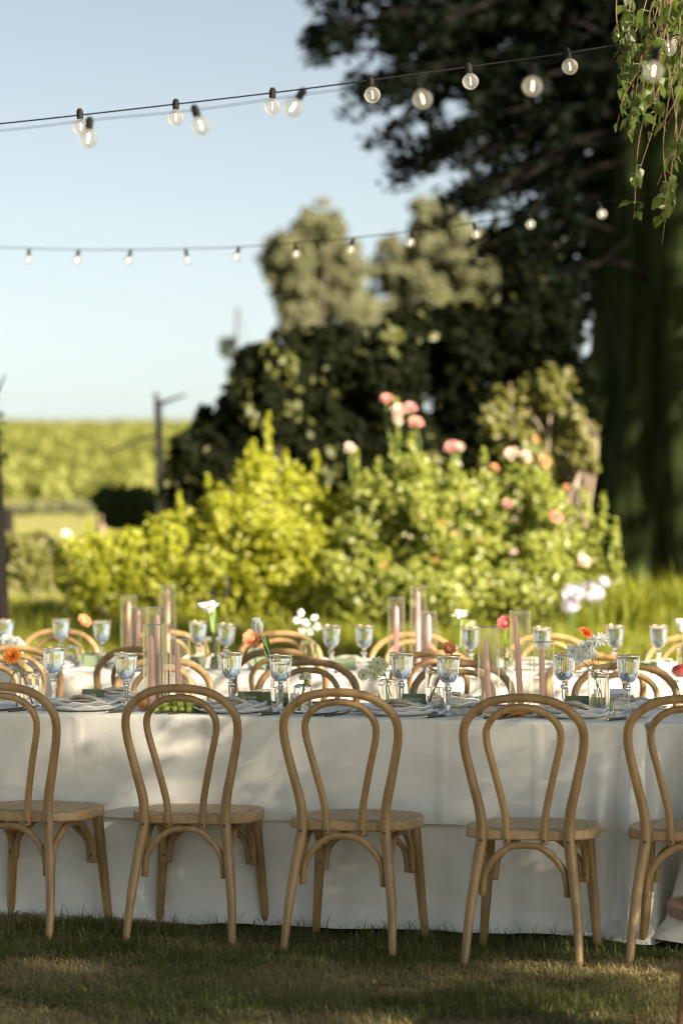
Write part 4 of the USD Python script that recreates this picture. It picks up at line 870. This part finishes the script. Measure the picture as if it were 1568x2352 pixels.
for px, lab in ((216, 'green card on the far table below the bright orange flower'), (462, 'green card on the far table below the open white tulip'), (792, 'green card on the far table between the two middle goblets'), (1482, 'green card on the far table at the right'), (600, 'green card on the far table below the peach flower')):
    card(at_table(px, .40, O2) + [0, 0, .001], None, lab, 'cards on the far table', random.uniform(-8, 8), 'card_green', w=.10, h=.055)
# votives
for px, t_, lab in ((1050, .22, 'small ribbed clear votive glass right of the ranunculus goblet'), (1425, .24, 'small ribbed clear votive glass left of the rightmost goblet')):
    p = at_table(px, t_, O1); v = thing('votive_glass', lab, 'votive glass', p + [0, 0, .0006], 0, 'ribbed votives')
    obj(v, 'glass', lathe([(0, .0003), (.029, .0003), (.031, .003), (.032, .050), (.031, .0515), (.0295, .050), (.0285, .006), (0, .006)], 96, lambda R, Z, T: (R + .0009 * np.cos(T * 24) * (R > .0305), Z)), MT['cylinder_glass'], 30)

# fruit
gp = at_table(398, .135, O1); gt = thing('grape_bunch', 'bunch of green grapes lying below the left candles', 'grapes', gp, YAW)
gq = np.random.default_rng(181); placed = []
for k in range(900):
    if len(placed) >= 34: break
    q = np.array([gq.uniform(-.068, .07), gq.uniform(-.035, .04), 0]); q[2] = .0125
    hmax = .048 * max(0, 1 - (q[0] / .085) ** 2) * max(0, 1 - (q[1] / .06) ** 2)
    q[2] = .0125 + gq.choice([0, .018, .034]) ; 
    if q[2] > .014 + hmax: continue
    if all(np.linalg.norm(q - o) > .0205 for o in placed):
        placed.append(q); g_ = trimesh.creation.icosphere(2, .0122 * gq.uniform(.92, 1.08)); g_.apply_scale([1, 1, gq.uniform(1.0, 1.15)]); obj(gt, 'grape', moved(g_, q + [0, 0, .0008]), MT['grape_skin'], True)
obj(gt, 'stalk', tube([(-.03, 0, .035), (0, .0, .058), (.03, .01, .066), (.05, .0, .060)], .0018, 6, 4), MT['stem_brown'], True)
for q in ((-.03, 0, .035), (.01, -.01, .05), (.035, .012, .05)): obj(gt, 'stalk', tube([(0, 0, .058), q, np.array(q) - [0, .006, .012]], .0012, 5, 3), MT['stem_brown'], True)
def ball(px, t_, r, name, lab, m, catg, sq=(1, 1, .92)):
    p = at_table(px, t_, O1); o = thing(name, lab, catg, p, random.uniform(0, 360)); s = trimesh.creation.icosphere(3, r); s.apply_scale(sq); s.vertices *= (1 + .03 * (meshkit.noise(s.vertices / r * 2 + px, 3)[:, None] - .5)); z0 = -s.bounds[0][2]
    obj(o, 'peel', moved(s, (0, 0, z0 + .001)), MT[m], True); obj(o, 'stem_end', moved(trimesh.creation.icosphere(1, r * .09), (0, 0, 2 * r * sq[2] - r * .05)), MT['stem_brown'], True)
ball(331, .22, .028, 'persimmon', 'orange persimmon left of the near left candles', 'orange_skin', 'fruit')
ball(428, .30, .026, 'persimmon', 'orange persimmon behind the grapes under the shortest left candle', 'orange_skin', 'fruit')
ball(452, .20, .022, 'lemon', 'yellow-green lemon right of the grapes', 'lemon_skin', 'fruit', (1.3, .9, .85))
ball(1095, .17, .020, 'lime', 'dark green lime left of the right candles', 'lime_skin', 'fruit', (1.1, 1, .95))
ball(1155, .18, .020, 'lime', 'dark green lime between the right candles', 'lime_skin', 'fruit', (1.2, 1, .8))
p = at_table(1189, .15, O1); o = thing('halved_fruit', 'halved orange fruit lying cut side up below the right candles', 'fruit', p, 20)
obj(o, 'peel', lathe([(0, .0008), (.015, .002), (.030, .010), (.041, .024), (.045, .040), (.0445, .0425), (.042, .0415), (0, .0405)], 40), MT['orange_skin'], 40)
obj(o, 'flesh', lathe([(.0415, .0417), (.036, .0435), (.01, .0428), (0, .0422)][::-1], 40, lambda R, Z, T: (R, Z + .0008 * np.cos(T * 10) * (R > .005))), MT['orange_flesh'], True)
p2 = at_table(1566, .18, O2); o = thing('plum', 'dark red plum on the far table at the right edge', 'fruit', p2, 0); s = trimesh.creation.icosphere(3, .035); s.apply_scale((1.3, 1, .8)); obj(o, 'skin', moved(s, (0, 0, .029)), MT['plum_skin'], True); obj(o, 'stalk', tube([(0, 0, .055), (.004, 0, .066)], .002, 5), MT['stem_brown'], True)

# vases and flowers
def jar(px, t_, O, R_, H, lab, group, fill=.7, neck=.72):
    p = at_table(px, t_, O); p[2] += .0006
    t = thing('glass_jar', lab, 'vase', p, 0, group); th = .0022; s = H - .02
    out = [(0, .0004), (R_ - .003, .0004), (R_, .004), (R_, s), (R_ * .97, s + .008), (R_ * .88, s + .015), (R_ * neck, H - .001), (R_ * neck - .0005, H)]
    inn = [(R_ * neck - .002, H - .0008), (R_ * .86, s + .013), (R_ - th - .001, s + .006), (R_ - th, s - .002), (R_ - th, .007), (0, .007)]
    obj(t, 'glass', lathe(out + inn, 48), MT['clear_glass'], 30)
    if fill: obj(t, 'water', lathe([(0, .0073), (R_ - th - .0003, .0073), (R_ - th - .0003, H * fill), (0, H * fill)], 40), MT['water'], 30)
    return p
def bend(a, b, lift=(0, 0, 0)): a, b = np.array(a, float), np.array(b, float); return [a, (a + b) / 2 + np.array(lift), b]
def flower_thing(name, lab, catg, base, head, m_stem='stem_green', r=.0022, lift=(0, 0, 0), group=None):
    base = np.array(base, float); t = thing(name, lab, catg, base, 0, group); h = np.array(head, float) - base
    obj(t, 'stem', tube(bend((0, 0, 0), h, lift), [r * 1.2, r, r], 7, 6), MT[m_stem], True); return t, h
def tulip(t, h, s, d, opened=0., m='petal_white'):
    for k in range(6):
        pm = petal(s, s * .72, -.10 - opened * .1 if 0 else .05, -.12, 7, 5)
        pm = moved(pm, (0, s * .10, 0)); pm = rotm([1, 0, 0], (82 if k % 2 else 76) - opened * 32, pm); pm = rotm([0, 0, 1], k * 60 + 10, pm)
        obj(t, 'petal', facing(pm, d, h), MT[m], True)
def dahlia(t, h, R_, d, m, rs, layers=6):
    out = []
    for l in range(layers):
        f = 1 - l / layers * .75; cnt = int(18 - l * 1.5)
        for k in range(cnt):
            pm = petal(R_ * f, R_ * .30, .10, .05, 5, 4); pm = rotm([1, 0, 0], -6 + l * 12 + rs.normal() * 4, pm); out.append(rotm([0, 0, 1], k * 360 / cnt + l * 11, pm))
    obj(t, 'bloom', facing(cat_(out), d, h), MT[m]); obj(t, 'calyx', facing(moved(trimesh.creation.icosphere(2, R_ * .22), (0, 0, -R_ * .10)), d, h), MT['stem_green'], True)
def ranunculus(t, h, R_, d, m, rs):
    out = []
    for l in range(9):
        f = 1 - l * .09; cnt = 7
        for k in range(cnt):
            pm = petal(R_ * f * .95, R_ * f * .9, .25, .1, 6, 4); pm = moved(pm, (0, R_ * .08, 0)); pm = rotm([1, 0, 0], 10 + l * 5.0, pm); out.append(rotm([0, 0, 1], k * 360 / cnt + l * 23, pm))
    obj(t, 'bloom', facing(cat_(out), d, h), MT[m]); core = trimesh.creation.icosphere(2, R_ * .42); core.apply_scale((1, 1, .7)); obj(t, 'heart', facing(moved(core, (0, 0, R_ * .18)), d, h), MT[m], True); obj(t, 'eye', facing(moved(trimesh.creation.icosphere(1, R_ * .1), (0, 0, R_ * .46)), d, h), MT['stem_brown'], True)
def star_bloom(R_, rs, cnt=11):
    return cat_([rotm([0, 0, 1], k * 360 / cnt, rotm([1, 0, 0], 12 + rs.normal() * 10, petal(R_, R_ * .42, .05, -.2, 6, 3))) for k in range(cnt)])
fr = np.random.default_rng(191)
GV1, GV2 = 'vases on the near table', 'vases on the far table'
# near table, left to right
j = jar(67, .30, O1, .049, .128, 'wide shouldered glass jar at the left end holding the orange dahlia', GV1, .6, .75)
t, h = flower_thing('dahlia', 'orange dahlia leaning out of the wide glass jar at left', 'flower', j + [.01, -.01, .012], P(28, 1507, j[1] - .02), 'stem_brown', lift=(.005, 0, .02)); dahlia(t, h, .036, (-.15, -.75, .55), 'petal_orange', fr)
lf = tube([h * .55, h * .55 + [.0, 0, .03], h * .5 + [-.03, 0, .025], h * .45 + [-.055, 0, -.03]], [.002, .004, .004, .001], 6, 4); obj(t, 'leaf', lf, MT['stem_green'], True)
j = jar(643, .26, O1, .036, .19, 'tall clear vase behind a goblet holding the white tulip', GV1, .45, .95)
t, h = flower_thing('white_tulip', 'closed white tulip rising left out of the tall near vase', 'flower', j + [.018, -.005, .012], P(597, 1459, j[1] - .01), r=.0042, lift=(.012, 0, .01)); tulip(t, h, .060, (-.28, -.15, 1))
obj(t, 'leaf', facing(rotm([1, 0, 0], 80, petal(.10, .026, .1, 0, 7, 4)), (-.15, 0, 1), h * .62), MT['stem_green'], True)
j = jar(695, .16, O1, .034, .105, 'small shouldered jar holding the round cream flower head', GV1, .5, .62)
t, h = flower_thing('cream_pompom', 'round cream and green flower head in the small jar by the white tulip', 'flower', j + [-.012, -.008, .010], P(702, 1557, j[1] - .01), r=.0042)
dv = unit(fr.normal(size=(240, 3))); dv[:, 2] = np.abs(dv[:, 2]) * .9 - .12
obj(t, 'florets', cat_([facing(petal(.030 * fr.uniform(.8, 1.1), .007, .05, .1, 3, 3), np.cross(v, unit(fr.normal(size=3))), h + v * .004) for v in dv[:0]] + [leaf_mesh(h + dv * .019, dv + fr.normal(size=dv.shape) * .5, .017, .5, fr)]), MT['petal_cream'])
obj(t, 'sepals', cat_([facing(rotm([0, 0, 1], k * 30, rotm([1, 0, 0], 20, petal(.014, .008, .2, 0, 4, 3))), (0, 0, 1), h - [0, 0, .012]) for k in range(12)]), MT['stem_green'])
def star_spray(lab, j, heads, R_, m, name='star_flowers', sx=.0):
    t = thing(name, lab, 'flowers', j + [sx, 0, .010], 0); b = j + [sx, 0, .010]; fork_ = np.array([np.mean([q[0] for q in heads]) * .35 + b[0] * .65, b[1], b[2] + .115]) - b
    obj(t, 'stem', tube([(0, 0, 0), fork_ * .5 + [.004, 0, 0], fork_], .0018, 6, 4), MT['stem_green'], True); obj(t, 'stem', tube([(-.012, .006, .002), fork_ * .5 + [-.004, 0, 0], fork_ * 1.02], .0016, 6, 4), MT['stem_green'], True)
    for q in heads:
        q = np.array(q) - b; obj(t, 'stem', tube(bend(fork_, q, (0, 0, .008)), .0011, 5, 4), MT['stem_green'], True)
        bl = facing(star_bloom(R_ * fr.uniform(.9, 1.1), fr), (fr.normal() * .4, -.8, .35 + fr.normal() * .25), q); e = obj(t, 'bloom', bl, MT[m]); obj(t, 'bloom_eye', moved(trimesh.creation.icosphere(1, .0028), q + [0, -.004, .001]), MT['stem_green'], True)
j = jar(892, .34, O1, .040, .115, 'clear jar behind the BERKLEY napkin holding pale star flowers', GV1, .8, .7)
star_spray('spray of pale yellow-green star flowers leaning left from its jar', j, [P(a_, b_2, j[1] - .02) for a_, b_2 in ((866, 1523), (850, 1533), (868, 1540), (834, 1551), (858, 1552), (880, 1528))], .025, 'petal_cream', sx=.012)
j = jar(1003, .30, O1, .042, .165, 'clear jar left of the ranunculus goblet', GV1, .55, .8)
t, h = flower_thing('ranunculus', 'pink and orange ranunculus just above the rim of a goblet', 'flower', j + [-.022, 0, .04], P(1029, 1493, j[1] - .01), r=.0026, lift=(.004, 0, .01)); ranunculus(t, h, .028, (.22, -.85, .45), 'petal_peach', fr)
j = jar(1375, .27, O1, .038, .165, 'tall shouldered jar beside the ERIC card holding white star flowers', GV1, .82, .82)
star_spray('spray of white star flowers above the jar beside the ERIC card', j, [P(a_, b_2, j[1] - .02) for a_, b_2 in ((1364, 1475), (1353, 1502), (1328, 1511), (1314, 1497), (1338, 1487), (1378, 1470), (1352, 1484))], .027, 'petal_white', sx=.014)
# far table
j = jar(168, .34, O2, .040, .10, 'small jar on the far table holding the bright orange flower', GV2, .6); t, h = flower_thing('ranunculus', 'bright orange blurred flower between two goblets on the far table', 'flower', j + [.0, 0, .012], P(190, 1430, j[1]), r=.003); ranunculus(t, h, .036, (.5, -.6, .5), 'petal_peach', fr)
j = jar(18, .30, O2, .042, .09, 'small jar on the far table at the left edge', GV2, .6)
t = thing('white_blossoms', 'cluster of white blossoms on the far table at the left edge', 'flowers', j + [0, 0, .012])
for q in ((-.03, 0, .09), (.0, -.01, .105), (.035, .0, .095), (.05, 0, .075), (-.05, 0, .075)):
    obj(t, 'bloom', facing(rosette(.034, RL, fr), (q[0] * 4, -.6, .7), q), MT['petal_white']); obj(t, 'stem', tube([(0, 0, 0), np.array(q) * .6, q], .0015, 5, 3), MT['stem_green'], True)
j = jar(486, .30, O2, .036, .145, 'tall narrow vase on the far table holding the open white tulip', GV2, .5, .95); t, h = flower_thing('white_tulip', 'wide open white tulip standing tall on the far table', 'flower', j + [.02, 0, .012], P(481, 1412, j[1]), r=.005, lift=(.002, 0, 0)); tulip(t, h, .062, (-.1, -.2, 1), 1.)
obj(t, 'leaf', facing(rotm([1, 0, 0], 84, petal(.16, .03, .06, 0, 7, 4)), (.05, 0, 1), h * .42), MT['stem_green'], True)
j = jar(590, .30, O2, .040, .10, 'small jar on the far table holding the peach flower', GV2, .6); t, h = flower_thing('ranunculus', 'peach coloured blurred flower left of the near tulip, on the far table', 'flower', j + [.0, 0, .012], P(580, 1470, j[1]), r=.003); ranunculus(t, h, .044, (-.1, -.8, .4), 'petal_peach', fr)
j = jar(709, .30, O2, .036, .135, 'clear jar on the far table holding a white flower cluster', GV2, .6, .85)
star_spray('cluster of small white flowers in a jar on the far table', j, [P(a_, b_2, j[1]) for a_, b_2 in ((690, 1408), (682, 1425), (702, 1432), (722, 1420), (694, 1448), (712, 1452), (728, 1440))], .021, 'petal_white', 'white_blossoms')
j = jar(1054, .34, O2, .034, .12, 'narrow jar on the far table holding the pale blue-white flower', GV2, .6, .9); t, h = flower_thing('pale_flower', 'pale blue-white blurred flower on a thick green stem, far table', 'flower', j + [0, 0, .012], P(1058, 1414, j[1]), r=.006); obj(t, 'bloom', facing(rosette(.036, RL, fr), (0, -.3, 1), h - [0, 0, .005]), MT['petal_white'])
j = jar(1160, .36, O2, .038, .11, 'jar on the far table holding the red flower', GV2, .6); t, h = flower_thing('red_flower', 'red blurred flower behind the tallest near candle, far table', 'flower', j + [0, 0, .012], P(1160, 1434, j[1]), r=.003); ranunculus(t, h, .036, (-.1, -.8, .4), 'petal_red', fr)
j = jar(1330, .36, O2, .038, .11, 'jar on the far table holding the rust-orange flower', GV2, .6); t, h = flower_thing('rust_flower', 'rust-orange blurred flower above the white star flowers, far table', 'flower', j + [0, 0, .012], P(1346, 1455, j[1]), r=.003); dahlia(t, h, .036, (.5, -.4, .7), 'petal_rust', fr)
j = jar(1572, .34, O2, .036, .12, 'vase on the far table at the right edge', GV2, .6, .9); t, h = flower_thing('white_tulip', 'white tulip on the far table cut off by the right edge', 'flower', j + [0, 0, .012], P(1566, 1455, j[1]), r=.004); tulip(t, h, .06, (0, -.1, 1), .4)

# ---------------------------------------------------------------- string lights
def string(label, wire, bulbs, R_, wr=.0026, seed=1):
    """wire: points; bulbs: (bulb centre, point on the wire)"""
    rs = np.random.default_rng(seed); t = thing('string_lights', label, 'string lights', (0, 0, 0))
    obj(t, 'wire', tube(wire, wr, 6, 6), MT['black_rubber'], True)
    for c, w in bulbs:
        c, w = np.array(c), np.array(w); d_ = unit(w - c); L = np.linalg.norm(w - c)
        k = R_ / .0255
        obj(t, 'socket', facing(lathe([(0, R_ * 1.02), (.0096 * k, R_ * 1.02), (.0104 * k, R_ * 1.05), (.0106 * k, R_ + .024 * k), (.0085 * k, R_ + .028 * k), (.006 * k, max(L + .002, R_ + .033 * k)), (0, max(L + .002, R_ + .033 * k))], 16), d_, c), MT['black_rubber'], 40)
        a0 = math.asin(.40); prof = [(R_ * math.sin(a), -R_ * math.cos(a)) for a in np.linspace(0, math.pi - a0, 18)] + [(R_ * .39, R_ * 1.0)]
        b = obj(t, 'bulb', facing(lathe(prof, 32), d_, c), MT['bulb_glass'], True)
        obj(b, 'filament', facing(tube([(0, 0, R_ * .5), (0.001, 0, 0), (0, 0, -R_ * .42)], R_ * .055, 6, 2), d_, c), MT['filament_glow'], True)
        obj(b, 'filament_post', facing(tube([(0, 0, R_ * 1.0), (0, 0, R_ * .5)], [R_ * .14, R_ * .05], 6, 2), d_, c), MT['clear_glass'], True)
D_ = 9.85
w1 = [(-700, 345), (-250, 309), (0, 284), (185, 264), (404, 239), (626, 213), (852, 184), (1078, 153), (1305, 121), (1532, 84), (1750, 50), (2300, -40)]
b1 = [(186, 292, 184, 264), (404, 270, 404, 239), (625, 244, 626, 213), (855, 218, 851, 184), (1080, 187, 1076, 153), (1308, 153, 1303, 121), (1534, 110, 1532, 84)]
string('sharp black string of small clear bulbs crossing the upper sky', [P(a_, b_2, D_) for a_, b_2 in w1], [(P(a_, b_2, D_), P(c_, d_, D_)) for a_, b_2, c_, d_ in b1], .0255, seed=1)
dw = lambda px: np.interp(px, [-700, 0, 1568, 2300], [8.75, 8.5, 7.75, 7.4])
w2 = [(-700, 370), (0, 300), (205, 276), (450, 252), (690, 218), (962, 182), (1224, 147), (1505, 110), (1800, 70), (2300, 0)]
b2 = [(203, 318, 206, 276), (461, 288, 448, 252), (672, 246, 690, 218), (970, 228, 957, 183), (1222, 198, 1225, 147), (1500, 163, 1505, 110)]
string('nearer blurred string of large glowing bulbs just below the sharp one', [P(a_, b_2, dw(a_)) for a_, b_2 in w2], [(P(a_, b_2, dw(a_)), P(c_, d_, dw(c_))) for a_, b_2, c_, d_ in b2], .0255, .0012, seed=2)
df = lambda px: np.interp(px, [-700, 0, 1568, 2300], [20, 18.0, 14.3, 13])
w3 = [(-900, 520), (-300, 560), (0, 568), (67, 570), (178, 573), (298, 573), (428, 571), (546, 567), (680, 557), (808, 546), (944, 531), (1090, 511), (1216, 491), (1374, 465), (1522, 441), (1800, 395), (2300, 300)]
b3 = [(66, 596, 67, 570), (177, 597, 181, 573), (295, 598, 301, 573), (431, 597, 426, 571), (543, 590, 549, 567), (680, 584, 677, 557), (806, 573, 811, 546), (942, 557, 946, 531), (1094, 538, 1088, 511), (1218, 515, 1216, 491), (1382, 491, 1374, 465), (1520, 466, 1522, 441)]
string('far string of small bulbs crossing below the other two before the pale trees', [P(a_, b_2, df(a_)) for a_, b_2 in w3], [(P(a_, b_2, df(a_)), P(c_, d_, df(c_))) for a_, b_2, c_, d_ in b3], .0240, .0026, seed=3)
